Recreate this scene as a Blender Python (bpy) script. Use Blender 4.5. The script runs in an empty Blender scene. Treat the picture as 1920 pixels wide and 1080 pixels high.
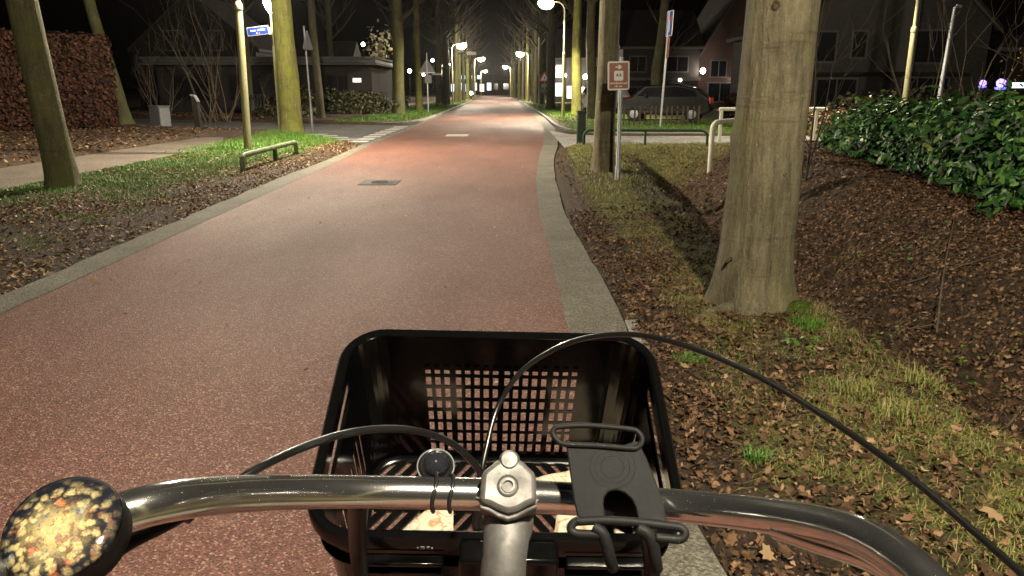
import bpy, bmesh, math, random
import numpy as np
from mathutils import Vector, Matrix, noise as mnoise

random.seed(7)
RNG = np.random.default_rng(11)
PI = math.pi
SC = bpy.context.scene
COL = SC.collection

# ------------------------------------------------------------------ camera
F_PX, CAM_H, PITCH = 1400.0, 1.5, math.atan(372 / 1400.0)
cam_d = bpy.data.cameras.new('camera')
cam_d.sensor_width = 36.0
cam_d.lens = F_PX / 1920 * 36.0
cam_d.clip_start = 0.02
cam_d.clip_end = 3000
cam = bpy.data.objects.new('camera', cam_d)
cam.location = (0, 0, CAM_H)
cam.rotation_euler = (PI / 2 - PITCH, 0, 0)
COL.objects.link(cam)
SC.camera = cam

# ------------------------------------------------------------------ world: night sky
world = bpy.data.worlds.new('World')
SC.world = world
world.use_nodes = True
wn = world.node_tree
wn.nodes.clear()
sky = wn.nodes.new('ShaderNodeTexSky')
sky.sky_type = 'NISHITA'
sky.sun_disc = False
sky.sun_elevation = math.radians(-4.0)
sky.sun_rotation = math.radians(200)
bg = wn.nodes.new('ShaderNodeBackground')
bg.inputs['Strength'].default_value = 0.05
wo = wn.nodes.new('ShaderNodeOutputWorld')
wn.links.new(sky.outputs[0], bg.inputs[0])
wn.links.new(bg.outputs[0], wo.inputs[0])

SC.view_settings.view_transform = 'Standard'
SC.view_settings.look = 'None'
SC.view_settings.gamma = 1
SC.view_settings.use_curve_mapping = False
SC.view_settings.exposure = 2.15
SC.render.engine = 'CYCLES'
SC.cycles.use_denoising = True
SC.cycles.max_bounces = 5
SC.cycles.diffuse_bounces = 2
SC.cycles.glossy_bounces = 3
SC.cycles.transmission_bounces = 4
SC.cycles.transparent_max_bounces = 6
SC.cycles.volume_bounces = 0
SC.cycles.sample_clamp_indirect = 6.0
SC.cycles.caustics_reflective = False
SC.cycles.caustics_refractive = False
SC.cycles.use_light_tree = True

LAMP_W = 2300.0          # radiant power of one street lamp
LAMP_COL = (1.0, 0.88, 0.67)

# ------------------------------------------------------------------ pixel helpers (layout in metres)
SP, CP = math.sin(PITCH), math.cos(PITCH)
def ray(px, py):
    u = (px - 960) / F_PX; v = (py - 540) / F_PX
    return Vector((u, CP - v * SP, -SP - v * CP))
def at(px, py, Y):
    d = ray(px, py); t = Y / d.y
    return Vector((d.x * t, Y, CAM_H + d.z * t))
def dep(px, py, D):
    d = ray(px, py)
    return Vector((d.x * D, d.y * D, CAM_H + d.z * D))
def gnd(px, py, z=0.0):
    d = ray(px, py); t = (z - CAM_H) / d.z
    return Vector((d.x * t, d.y * t, z))

# ------------------------------------------------------------------ materials
MATS = {}
def new_mat(name):
    m = bpy.data.materials.new(name); m.use_nodes = True
    MATS[name] = m
    nt = m.node_tree
    return m, nt, nt.nodes['Principled BSDF']
def setp(b, col=None, rough=None, metal=None, spec=None, coat=None):
    if col is not None: b.inputs['Base Color'].default_value = (*col, 1)
    if rough is not None: b.inputs['Roughness'].default_value = rough
    if metal is not None: b.inputs['Metallic'].default_value = metal
    if spec is not None: b.inputs['Specular IOR Level'].default_value = spec
    if coat is not None: b.inputs['Coat Weight'].default_value = coat
def noise(nt, scale, detail=4, rough=0.6, vec=None, dist=0.0):
    n = nt.nodes.new('ShaderNodeTexNoise')
    n.inputs['Scale'].default_value = scale; n.inputs['Detail'].default_value = detail
    n.inputs['Roughness'].default_value = rough; n.inputs['Distortion'].default_value = dist
    if vec is not None: nt.links.new(vec, n.inputs['Vector'])
    return n
def ramp(nt, fac, stops, interp='LINEAR'):
    r = nt.nodes.new('ShaderNodeValToRGB'); r.color_ramp.interpolation = interp
    while len(r.color_ramp.elements) < len(stops): r.color_ramp.elements.new(0.5)
    for e, (p, c) in zip(r.color_ramp.elements, stops):
        e.position = p; e.color = (*c, 1) if len(c) == 3 else c
    nt.links.new(fac, r.inputs[0])
    return r
def mixc(nt, fac, a, b, mode='MIX'):
    m = nt.nodes.new('ShaderNodeMix'); m.data_type = 'RGBA'; m.blend_type = mode
    for sock, v in ((m.inputs[0], fac), (m.inputs[6], a), (m.inputs[7], b)):
        if isinstance(v, (int, float)): sock.default_value = v
        elif isinstance(v, tuple): sock.default_value = (*v, 1)
        else: nt.links.new(v, sock)
    return m.outputs[2]
def bump(nt, b, height, strength, dist=0.01):
    bp = nt.nodes.new('ShaderNodeBump')
    bp.inputs['Strength'].default_value = strength; bp.inputs['Distance'].default_value = dist
    nt.links.new(height, bp.inputs['Height']); nt.links.new(bp.outputs[0], b.inputs['Normal'])
    return bp
def coord(nt, which='Object'):
    return nt.nodes.new('ShaderNodeTexCoord').outputs[which]
def mapping(nt, vec, scale=(1, 1, 1), loc=(0, 0, 0), rot=(0, 0, 0)):
    m = nt.nodes.new('ShaderNodeMapping')
    m.inputs['Scale'].default_value = scale; m.inputs['Location'].default_value = loc; m.inputs['Rotation'].default_value = rot
    nt.links.new(vec, m.inputs['Vector'])
    return m.outputs[0]
def simple(name, col, rough=0.6, metal=0.0, spec=0.5, var=0.0, vscale=8.0, bmp=0.0, bscale=60.0, coat=None):
    m, nt, b = new_mat(name)
    setp(b, col, rough, metal, spec, coat)
    if var or bmp:
        c = coord(nt)
    if var:
        n = noise(nt, vscale, 6, 0.65, c)
        lo = tuple(x * (1 - var) for x in col); hi = tuple(min(1, x * (1 + var)) for x in col)
        r = ramp(nt, n.outputs[0], [(0.3, lo), (0.7, hi)])
        nt.links.new(r.outputs[0], b.inputs['Base Color'])
    if bmp:
        n2 = noise(nt, bscale, 5, 0.6, c)
        bump(nt, b, n2.outputs[0], bmp, 0.01)
    return m
def emis(name, col, strength):
    m, nt, b = new_mat(name)
    setp(b, (0.8, 0.8, 0.8), 0.4)
    b.inputs['Emission Color'].default_value = (*col, 1)
    b.inputs['Emission Strength'].default_value = strength
    m.cycles.emission_sampling = 'NONE'
    return m

def mat_road():
    m, nt, b = new_mat('red_asphalt')
    c = coord(nt)
    v = nt.nodes.new('ShaderNodeTexVoronoi'); v.inputs['Scale'].default_value = 130
    nt.links.new(c, v.inputs['Vector'])
    hsv = nt.nodes.new('ShaderNodeSeparateColor'); nt.links.new(v.outputs['Color'], hsv.inputs[0])
    grain = ramp(nt, hsv.outputs[0], [(0.0, (0.060, 0.024, 0.017)), (0.55, (0.148, 0.057, 0.041)), (0.86, (0.205, 0.094, 0.071)), (1.0, (0.36, 0.25, 0.20))])
    big = noise(nt, 0.55, 5, 0.6, mapping(nt, c, (1, 0.35, 1)))
    wear = ramp(nt, big.outputs[0], [(0.35, (0.78, 0.78, 0.78)), (0.62, (1.15, 1.12, 1.08))])
    col = mixc(nt, 1.0, grain.outputs[0], wear.outputs[0], 'MULTIPLY')
    fine = noise(nt, 3.0, 6, 0.7, c)
    dirt = ramp(nt, fine.outputs[0], [(0.45, (0, 0, 0)), (0.75, (1, 1, 1))])
    dm = nt.nodes.new('ShaderNodeMath'); dm.operation = 'MULTIPLY'; dm.inputs[1].default_value = 0.16
    nt.links.new(dirt.outputs[0], dm.inputs[0])
    col = mixc(nt, dm.outputs[0], col, (0.15, 0.115, 0.085))
    nt.links.new(col, b.inputs['Base Color'])
    setp(b, None, 0.62, 0, 0.32)
    rr = ramp(nt, big.outputs[0], [(0.3, (0.8,) * 3), (0.7, (0.66,) * 3)])
    nt.links.new(rr.outputs[0], b.inputs['Roughness'])
    n2 = noise(nt, 160, 3, 0.7, c)
    ad = nt.nodes.new('ShaderNodeMath'); ad.operation = 'ADD'
    nt.links.new(v.outputs['Distance'], ad.inputs[0]); nt.links.new(n2.outputs[0], ad.inputs[1])
    bump(nt, b, ad.outputs[0], 0.75, 0.006)
    return m
def mat_grainy(name, dark, mid, lite, scale=110, rough=0.8, bmp=0.6, big=0.8):
    m, nt, b = new_mat(name)
    c = coord(nt)
    v = nt.nodes.new('ShaderNodeTexVoronoi'); v.inputs['Scale'].default_value = scale
    nt.links.new(c, v.inputs['Vector'])
    s = nt.nodes.new('ShaderNodeSeparateColor'); nt.links.new(v.outputs['Color'], s.inputs[0])
    g = ramp(nt, s.outputs[0], [(0, dark), (0.6, mid), (1, lite)])
    n = noise(nt, big, 7, 0.65, c)
    w = ramp(nt, n.outputs[0], [(0.3, (0.65, 0.63, 0.6)), (0.65, (1.1, 1.1, 1.1))])
    nt.links.new(mixc(nt, 1.0, g.outputs[0], w.outputs[0], 'MULTIPLY'), b.inputs['Base Color'])
    setp(b, None, rough, 0, 0.4)
    bump(nt, b, v.outputs['Distance'], bmp, 0.006)
    return m
def mat_ground():
    m, nt, b = new_mat('soil_and_litter')
    c = coord(nt)
    at_ = nt.nodes.new('ShaderNodeAttribute'); at_.attribute_name = 'grass'
    n1 = noise(nt, 14, 8, 0.72, c)
    soil = ramp(nt, n1.outputs[0], [(0.28, (0.020, 0.013, 0.008)), (0.5, (0.055, 0.036, 0.022)), (0.68, (0.12, 0.075, 0.042)), (0.8, (0.20, 0.13, 0.075))])
    n2 = noise(nt, 22, 7, 0.7, c)
    gr = ramp(nt, n2.outputs[0], [(0.3, (0.045, 0.046, 0.012)), (0.55, (0.13, 0.13, 0.034)), (0.75, (0.25, 0.21, 0.07))])
    nt.links.new(mixc(nt, at_.outputs['Fac'], soil.outputs[0], gr.outputs[0]), b.inputs['Base Color'])
    setp(b, None, 0.9, 0, 0.25)
    n3 = noise(nt, 35, 8, 0.75, c)
    bump(nt, b, n3.outputs[0], 1.0, 0.04)
    return m
def mat_bark(name, dark, mid, lite, moss, mossamt, bscale=1.0):
    m, nt, b = new_mat(name)
    c = coord(nt)
    ver = noise(nt, 10, 8, 0.7, mapping(nt, c, (2.2, 2.2, 0.28)), 0.3)
    col = ramp(nt, ver.outputs[0], [(0.3, dark), (0.52, mid), (0.75, lite)])
    hor = noise(nt, 9, 4, 0.6, mapping(nt, c, (0.25, 0.25, 2.6)))
    hr = ramp(nt, hor.outputs[0], [(0.30, (0.7, 0.68, 0.64)), (0.44, (1, 1, 1))])
    col2 = mixc(nt, 1.0, col.outputs[0], hr.outputs[0], 'MULTIPLY')
    spot = noise(nt, 42, 3, 0.5, c)
    sr = ramp(nt, spot.outputs[0], [(0.64, (0, 0, 0)), (0.70, (1, 1, 1))])
    sm = nt.nodes.new('ShaderNodeMath'); sm.operation = 'MULTIPLY'; sm.inputs[1].default_value = 0.55
    nt.links.new(sr.outputs[0], sm.inputs[0])
    col2 = mixc(nt, sm.outputs[0], col2, (0.33, 0.33, 0.25))
    mn = noise(nt, 3.2, 7, 0.7, mapping(nt, c, (1, 1, 0.5)))
    mr = ramp(nt, mn.outputs[0], [(0.62 - mossamt * 0.35, (0, 0, 0)), (0.80 - mossamt * 0.35, (1, 1, 1))])
    col3 = mixc(nt, mr.outputs[0], col2, moss)
    fm = noise(nt, 130, 8, 0.8, c)
    fr_ = ramp(nt, fm.outputs[0], [(0.3, (0.6, 0.6, 0.58)), (0.7, (1.3, 1.3, 1.28))])
    col3 = mixc(nt, 1.0, col3, fr_.outputs[0], 'MULTIPLY')
    pn = noise(nt, 1.7, 6, 0.7, c)
    pr = ramp(nt, pn.outputs[0], [(0.35, (0.75, 0.74, 0.7)), (0.65, (1.18, 1.17, 1.12))])
    col3 = mixc(nt, 1.0, col3, pr.outputs[0], 'MULTIPLY')
    nt.links.new(col3, b.inputs['Base Color'])
    setp(b, None, 0.85, 0, 0.3)
    ad = nt.nodes.new('ShaderNodeMath'); ad.operation = 'ADD'
    fine = noise(nt, 60, 6, 0.7, mapping(nt, c, (1, 1, 0.35)))
    nt.links.new(ver.outputs[0], ad.inputs[0]); nt.links.new(fine.outputs[0], ad.inputs[1])
    bump(nt, b, ad.outputs[0], 0.55 * bscale, 0.02)
    return m
def mat_leafcol(name, stops, rough=0.6, spec=0.4, trans=0.0):
    m, nt, b = new_mat(name)
    a = nt.nodes.new('ShaderNodeAttribute'); a.attribute_name = 'rnd'
    r = ramp(nt, a.outputs['Fac'], stops)
    nt.links.new(r.outputs[0], b.inputs['Base Color'])
    setp(b, None, rough, 0, spec)
    return m
def mat_brick(name, c1, c2, mortar, scale=4.0):
    m, nt, b = new_mat(name)
    c = coord(nt)
    br = nt.nodes.new('ShaderNodeTexBrick')
    br.inputs['Scale'].default_value = scale
    br.inputs['Color1'].default_value = (*c1, 1); br.inputs['Color2'].default_value = (*c2, 1); br.inputs['Mortar'].default_value = (*mortar, 1)
    br.inputs['Mortar Size'].default_value = 0.015
    mp = mapping(nt, c, (1, 1, 1), (0, 0, 0), (PI / 2, 0, 0))
    nt.links.new(mp, br.inputs['Vector'])
    nt.links.new(br.outputs[0], b.inputs['Base Color'])
    setp(b, None, 0.85)
    return m

mat_road()
mat_grainy('grey_gutter', (0.07, 0.065, 0.05), (0.15, 0.14, 0.11), (0.24, 0.225, 0.18), 110, 0.9, 0.6, 1.6)
mat_grainy('grey_asphalt', (0.03, 0.029, 0.028), (0.085, 0.082, 0.078), (0.17, 0.165, 0.155), 90)
mat_grainy('path_tile', (0.06, 0.048, 0.038), (0.13, 0.10, 0.078), (0.2, 0.165, 0.13), 60)
mat_grainy('concrete', (0.16, 0.155, 0.14), (0.27, 0.265, 0.24), (0.4, 0.39, 0.36), 140)
mat_grainy('street_clinker', (0.16, 0.157, 0.145), (0.30, 0.29, 0.27), (0.42, 0.41, 0.38), 14, 0.75, 0.5)
mat_ground()
mat_bark('bark_plain', (0.085, 0.074, 0.048), (0.195, 0.172, 0.112), (0.30, 0.27, 0.185), (0.165, 0.16, 0.075), 0.35, 1.8)
mat_bark('bark_olive', (0.045, 0.043, 0.022), (0.10, 0.094, 0.046), (0.17, 0.155, 0.08), (0.088, 0.094, 0.03), 0.5)
mat_bark('bark_mossy', (0.06, 0.058, 0.018), (0.17, 0.16, 0.05), (0.30, 0.28, 0.11), (0.16, 0.175, 0.028), 0.5, 2.4)
mat_bark('bark_dark', (0.035, 0.032, 0.02), (0.075, 0.068, 0.042), (0.12, 0.11, 0.065), (0.06, 0.07, 0.025), 0.3)
simple('bark_scar', (0.07, 0.055, 0.03), 0.9, 0, 0.2, 0.6, 60, 0.8, 200)
simple('moss', (0.055, 0.08, 0.014), 0.95, 0, 0.1, 0.5, 40, 1.0, 180)
simple('twig', (0.11, 0.085, 0.06), 0.85, 0, 0.2, 0.4, 20)
simple('twig_dark', (0.05, 0.04, 0.028), 0.9, 0, 0.2, 0.4, 20)
mat_leafcol('dead_leaf', [(0, (0.028, 0.016, 0.009)), (0.35, (0.085, 0.048, 0.024)), (0.7, (0.20, 0.115, 0.062)), (0.93, (0.35, 0.225, 0.135)), (1, (0.46, 0.34, 0.22))], 0.75, 0.18)
mat_leafcol('pale_dead_leaf', [(0, (0.045, 0.025, 0.012)), (0.4, (0.14, 0.082, 0.04)), (0.7, (0.34, 0.23, 0.125)), (1, (0.70, 0.55, 0.37))], 0.75, 0.2)
mat_leafcol('beech_leaf', [(0, (0.015, 0.006, 0.004)), (0.5, (0.042, 0.017, 0.010)), (1, (0.085, 0.036, 0.02))], 0.75, 0.2)
mat_leafcol('laurel_leaf', [(0, (0.008, 0.022, 0.007)), (0.35, (0.018, 0.055, 0.013)), (0.75, (0.042, 0.12, 0.026)), (0.95, (0.09, 0.2, 0.04)), (1, (0.16, 0.15, 0.04))], 0.42, 0.22)
mat_leafcol('grass_blade', [(0, (0.25, 0.19, 0.085)), (0.3, (0.32, 0.265, 0.105)), (0.55, (0.25, 0.235, 0.06)), (0.85, (0.13, 0.20, 0.035)), (1, (0.09, 0.20, 0.025))], 0.55, 0.35)
mat_leafcol('lush_grass', [(0, (0.06, 0.11, 0.016)), (0.5, (0.08, 0.18, 0.022)), (1, (0.11, 0.25, 0.028))], 0.5, 0.35)
mat_leafcol('dull_foliage', [(0, (0.03, 0.032, 0.014)), (0.5, (0.06, 0.062, 0.025)), (1, (0.10, 0.095, 0.04))], 0.6, 0.35)
mat_leafcol('pale_foliage', [(0, (0.25, 0.22, 0.12)), (1, (0.6, 0.54, 0.34))], 0.6, 0.35)
mat_leafcol('yellow_bud', [(0, (0.22, 0.17, 0.03)), (1, (0.42, 0.34, 0.07))], 0.6, 0.3)
simple('chrome', (0.74, 0.74, 0.72), 0.16, 0.98, 0.5, 0.08, 90)
def worn_alu():
    m, nt, b = new_mat('worn_aluminium')
    c = coord(nt)
    n = noise(nt, 60, 8, 0.7, c)
    r = ramp(nt, n.outputs[0], [(0.3, (0.11, 0.108, 0.102)), (0.6, (0.20, 0.196, 0.188)), (0.75, (0.27, 0.266, 0.255))])
    nt.links.new(r.outputs[0], b.inputs['Base Color'])
    setp(b, None, 0.42, 0.75)
    rr = ramp(nt, n.outputs[0], [(0.3, (0.7,) * 3), (0.7, (0.5,) * 3)])
    nt.links.new(rr.outputs[0], b.inputs['Roughness'])
    bump(nt, b, n.outputs[0], 0.25, 0.002)
worn_alu()
def black_plastic():
    m, nt, b = new_mat('black_plastic')
    c = coord(nt)
    n = noise(nt, 26, 6, 0.65, c)
    setp(b, (0.0022, 0.0022, 0.0022), 0.3, 0, 0.3)
    rr = ramp(nt, n.outputs[0], [(0.35, (0.10,) * 3), (0.7, (0.22,) * 3)])
    nt.links.new(rr.outputs[0], b.inputs['Roughness'])
    bump(nt, b, n.outputs[0], 0.015, 0.004)
black_plastic()
simple('black_rubber', (0.012, 0.012, 0.012), 0.28, 0, 0.6)
simple('grey_silicone', (0.009, 0.0095, 0.010), 0.6, 0, 0.2, 0.15, 30, 0.05, 300)
simple('cable_housing', (0.006, 0.006, 0.006), 0.28, 0.0, 0.6, coat=0.3)
simple('black_metal', (0.006, 0.006, 0.006), 0.42, 0, 0.2)
simple('galvanised', (0.36, 0.37, 0.37), 0.5, 0.6, 0.5, 0.25, 25)
simple('grey_plastic', (0.085, 0.088, 0.092), 0.6, 0, 0.4, 0.2, 6)
simple('pale_grey_plastic', (0.15, 0.152, 0.155), 0.6, 0, 0.4, 0.15, 6)
def pole_paint(name, col, algae):
    m, nt, b = new_mat(name)
    c = coord(nt)
    n = noise(nt, 5, 8, 0.75, mapping(nt, c, (2, 2, 0.5)))
    r = ramp(nt, n.outputs[0], [(0.4, col), (0.62, algae)])
    nt.links.new(r.outputs[0], b.inputs['Base Color'])
    setp(b, None, 0.6, 0, 0.4)
pole_paint('pole_paint', (0.27, 0.255, 0.16), (0.20, 0.19, 0.075))
pole_paint('green_rail_paint', (0.006, 0.032, 0.013), (0.018, 0.045, 0.016))
pole_paint('pale_rail_paint', (0.66, 0.64, 0.54), (0.46, 0.46, 0.33))
pole_paint('worn_rail_paint', (0.20, 0.21, 0.11), (0.02, 0.085, 0.03))
simple('bollard_green', (0.009, 0.018, 0.010), 0.6, 0, 0.4, 0.4, 8)
simple('white_paint', (0.46, 0.44, 0.40), 0.8, 0, 0.3, 0.4, 14)
simple('sign_brown', (0.27, 0.075, 0.024), 0.45)
simple('sign_white', (0.75, 0.73, 0.68), 0.45)
simple('sign_grey', (0.22, 0.22, 0.23), 0.45)
simple('sign_blue', (0.02, 0.055, 0.36), 0.4)
simple('sign_red', (0.62, 0.045, 0.035), 0.45)
simple('sign_dark', (0.05, 0.05, 0.05), 0.5)
simple('sign_back', (0.10, 0.10, 0.105), 0.5, 0.3)
simple('iron', (0.04, 0.042, 0.04), 0.75, 0.2, 0.3, 0.4, 30, 0.5, 60)
simple('manhole_concrete', (0.06, 0.06, 0.05), 0.85, 0, 0.3, 0.3, 20)
mat_brick('red_brick', (0.05, 0.021, 0.016), (0.07, 0.029, 0.02), (0.05, 0.044, 0.038))
mat_brick('dark_brick', (0.018, 0.013, 0.011), (0.028, 0.019, 0.015), (0.025, 0.022, 0.02))
mat_brick('grey_brick', (0.036, 0.032, 0.029), (0.052, 0.047, 0.041), (0.045, 0.042, 0.04))
simple('roof_tile', (0.035, 0.028, 0.026), 0.75, 0, 0.3, 0.3, 3)
simple('house_white', (0.09, 0.085, 0.077), 0.7, 0, 0.4, 0.1, 2)
simple('timber_dark', (0.016, 0.013, 0.011), 0.8, 0, 0.3, 0.3, 4)
simple('window_glass', (0.012, 0.013, 0.016), 0.08, 0, 0.6)
simple('car_paint', (0.012, 0.016, 0.014), 0.22, 0.4, 0.5, coat=0.6)
simple('car_silver', (0.32, 0.33, 0.34), 0.3, 0.6, 0.5, coat=0.6)
simple('tyre', (0.012, 0.012, 0.012), 0.8)
emis('lamp_glow', (1.0, 0.94, 0.80), 14)
emis('window_glow', (1.0, 0.83, 0.58), 0.55)
emis('window_cool', (0.75, 0.88, 1.0), 0.5)
emis('shop_glow', (0.45, 0.72, 1.0), 0.6)
emis('head_glow', (0.85, 0.97, 1.0), 14)
emis('purple_glow', (0.28, 0.16, 1.0), 0.9)
emis('blue_glow', (0.10, 0.16, 1.0), 0.35)
emis('tail_glow', (1.0, 0.3, 0.35), 0.6)
def cream_paper():
    m, nt, b = new_mat('cream_paper')
    c = coord(nt)
    n = noise(nt, 24, 2, 0.5, c, 1.4)
    r = ramp(nt, n.outputs[0], [(0.44, (0.40, 0.35, 0.26)), (0.475, (0.26, 0.15, 0.07)), (0.49, (0.30, 0.17, 0.07)), (0.505, (0.42, 0.37, 0.28)), (0.57, (0.42, 0.37, 0.28)), (0.585, (0.20, 0.18, 0.17)), (0.60, (0.42, 0.37, 0.28))])
    nt.links.new(r.outputs[0], b.inputs['Base Color'])
    setp(b, None, 0.7, 0, 0.3)
cream_paper()
def bell_print():
    m, nt, b = new_mat('bell_print')
    c = coord(nt)
    v = nt.nodes.new('ShaderNodeTexVoronoi'); v.inputs['Scale'].default_value = 215
    nd = noise(nt, 120, 3, 0.6, c)
    wv = mixc(nt, 0.008, c, nd.outputs['Color'], 'ADD')
    nt.links.new(wv, v.inputs['Vector'])
    petals = ramp(nt, v.outputs['Distance'], [(0.34, (1, 1, 1)), (0.64, (0, 0, 0))])
    ln = nt.nodes.new('ShaderNodeVectorMath'); ln.operation = 'LENGTH'
    fl = mapping(nt, c, (1, 1, 0), (0.000, 0.004, 0))
    nt.links.new(fl, ln.inputs[0])
    n2 = noise(nt, 110, 4, 0.7, c)
    ad = nt.nodes.new('ShaderNodeMath'); ad.operation = 'MULTIPLY_ADD'; ad.inputs[1].default_value = 0.016
    nt.links.new(n2.outputs[0], ad.inputs[0]); nt.links.new(ln.outputs['Value'], ad.inputs[2])
    disc = ramp(nt, ad.outputs[0], [(0.027, (1, 1, 1)), (0.036, (0.0, 0.0, 0.0))])
    core = ramp(nt, ad.outputs[0], [(0.012, (1, 1, 1)), (0.028, (0, 0, 0))])
    mx = nt.nodes.new('ShaderNodeMath'); mx.operation = 'MAXIMUM'
    nt.links.new(petals.outputs[0], mx.inputs[0]); nt.links.new(core.outputs[0], mx.inputs[1])
    mul = nt.nodes.new('ShaderNodeMath'); mul.operation = 'MULTIPLY'
    nt.links.new(mx.outputs[0], mul.inputs[0]); nt.links.new(disc.outputs[0], mul.inputs[1])
    n3 = noise(nt, 130, 6, 0.75, c)
    fc = ramp(nt, n3.outputs[0], [(0.34, (0.03, 0.045, 0.08)), (0.41, (0.22, 0.22, 0.19)), (0.455, (0.33, 0.24, 0.05)), (0.50, (0.36, 0.32, 0.20)), (0.54, (0.31, 0.20, 0.03)), (0.575, (0.09, 0.11, 0.14)), (0.61, (0.36, 0.14, 0.03)), (0.67, (0.20, 0.05, 0.02))])
    nt.links.new(mixc(nt, mul.outputs[0], (0.004, 0.005, 0.009), fc.outputs[0]), b.inputs['Base Color'])
    setp(b, None, 0.7, 0, 0.1, 0.5)
    b.inputs['Coat Roughness'].default_value = 0.03
bell_print()
M = MATS

# ------------------------------------------------------------------ mesh builder
class MB:
    def __init__(self): self.v = []; self.f = []
    def add(self, vs, fs):
        o = len(self.v); self.v += [tuple(v) for v in vs]; self.f += [tuple(i + o for i in f) for f in fs]
        return self
    def box(self, c, s, R=None):
        c = Vector(c); vs = []
        for z in (-1, 1):
            for y in (-1, 1):
                for x in (-1, 1):
                    p = Vector((x * s[0] / 2, y * s[1] / 2, z * s[2] / 2))
                    vs.append(c + (R @ p if R else p))
        return self.add(vs, [(0, 2, 3, 1), (4, 5, 7, 6), (0, 1, 5, 4), (2, 6, 7, 3), (0, 4, 6, 2), (1, 3, 7, 5)])
    def tube(self, pts, rad, n=10, caps=True, closed=False):
        pts = [Vector(p) for p in pts]; k = len(pts)
        if not hasattr(rad, '__len__'): rad = [rad] * k
        vs = []; up = None
        for i, p in enumerate(pts):
            if closed: t = pts[(i + 1) % k] - pts[i - 1]
            else: t = pts[min(i + 1, k - 1)] - pts[max(i - 1, 0)]
            t.normalize()
            if up is None:
                up = Vector((0, 0, 1)) if abs(t.z) < 0.9 else Vector((0, 1, 0))
            a = (up - t * up.dot(t))
            if a.length < 1e-6: a = t.orthogonal()
            a.normalize(); up = a; b = t.cross(a)
            for j in range(n):
                th = 2 * PI * j / n
                vs.append(p + (a * math.cos(th) + b * math.sin(th)) * rad[i])
        fs = []
        for i in range(k if closed else k - 1):
            for j in range(n):
                i2 = (i + 1) % k
                fs.append((i * n + j, i * n + (j + 1) % n, i2 * n + (j + 1) % n, i2 * n + j))
        if caps and not closed:
            fs.append(tuple(range(n - 1, -1, -1))); fs.append(tuple((k - 1) * n + j for j in range(n)))
        return self.add(vs, fs)
    def lathe(self, prof, n=24, mat=None):
        vs = []
        for r, z in prof:
            for j in range(n):
                th = 2 * PI * j / n
                p = Vector((r * math.cos(th), r * math.sin(th), z))
                vs.append(mat @ p if mat else p)
        fs = []
        for i in range(len(prof) - 1):
            for j in range(n):
                fs.append((i * n + j, i * n + (j + 1) % n, (i + 1) * n + (j + 1) % n, (i + 1) * n + j))
        if prof[0][0] > 0: fs.append(tuple(range(n - 1, -1, -1)))
        if prof[-1][0] > 0: fs.append(tuple((len(prof) - 1) * n + j for j in range(n)))
        return self.add(vs, fs)
    def prism(self, poly, d0, d1, mat):
        """poly in local xy, extruded along local z from d0 to d1, then mat"""
        n = len(poly)
        vs = [mat @ Vector((x, y, d0)) for x, y in poly] + [mat @ Vector((x, y, d1)) for x, y in poly]
        fs = [tuple(range(n - 1, -1, -1)), tuple(range(n, 2 * n))]
        fs += [(i, (i + 1) % n, n + (i + 1) % n, n + i) for i in range(n)]
        return self.add(vs, fs)
    def build(self, name, mat, parent=None, smooth=40, bevel=0, world=False, sub=0, solid=0):
        me = bpy.data.meshes.new(name)
        vs = self.v
        if world and parent is not None:
            inv = WM[parent.name].inverted()
            vs = [inv @ Vector(v) for v in vs]
        me.from_pydata([tuple(v) for v in vs], [], self.f)
        me.update()
        return link(name, me, mat, parent, smooth, bevel, sub, solid)
WM = {}
def link(name, me, mat, parent=None, smooth=40, bevel=0, sub=0, solid=0):
    o = bpy.data.objects.new(name, me); COL.objects.link(o)
    if mat is not None: me.materials.append(M[mat] if isinstance(mat, str) else mat)
    if smooth:
        me.polygons.foreach_set('use_smooth', [True] * len(me.polygons))
        try: me.set_sharp_from_angle(angle=math.radians(smooth))
        except Exception: pass
    if parent is not None: o.parent = parent
    if solid:
        s = o.modifiers.new('solid', 'SOLIDIFY'); s.thickness = solid; s.offset = -1
    if bevel:
        b = o.modifiers.new('bevel', 'BEVEL'); b.width = bevel; b.segments = 2; b.limit_method = 'ANGLE'; b.angle_limit = math.radians(35)
    if sub:
        s = o.modifiers.new('sub', 'SUBSURF'); s.levels = sub; s.render_levels = sub
    WM[o.name] = WM[parent.name].copy() if parent is not None and parent.name in WM else Matrix.Identity(4)
    return o
def tag(o, label=None, cat=None, group=None, kind=None):
    if label: o['label'] = label
    if cat: o['category'] = cat
    if group: o['group'] = group
    if kind: o['kind'] = kind
    return o
def thing(name, label, cat, loc=(0, 0, 0), rz=0.0, group=None):
    o = bpy.data.objects.new(name, None); COL.objects.link(o)
    o.empty_display_size = 0.1
    o.location = loc; o.rotation_euler = (0, 0, rz)
    WM[o.name] = Matrix.Translation(Vector(loc)) @ Matrix.Rotation(rz, 4, 'Z')
    return tag(o, label, cat, group)
def copy_tree(o, parent=None):
    c = o.copy(); COL.objects.link(c)
    if parent is not None: c.parent = parent
    for ch in list(o.children): copy_tree(ch, c)
    return c
def frame(o, ex, ez):
    """matrix with local x = ex, z = ez (y completes), origin o"""
    ez = Vector(ez).normalized(); ex = Vector(ex); ex = (ex - ez * ex.dot(ez)).normalized(); ey = ez.cross(ex)
    m = Matrix.Identity(4)
    for i in range(3): m[i][0], m[i][1], m[i][2], m[i][3] = ex[i], ey[i], ez[i], o[i]
    return m
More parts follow.
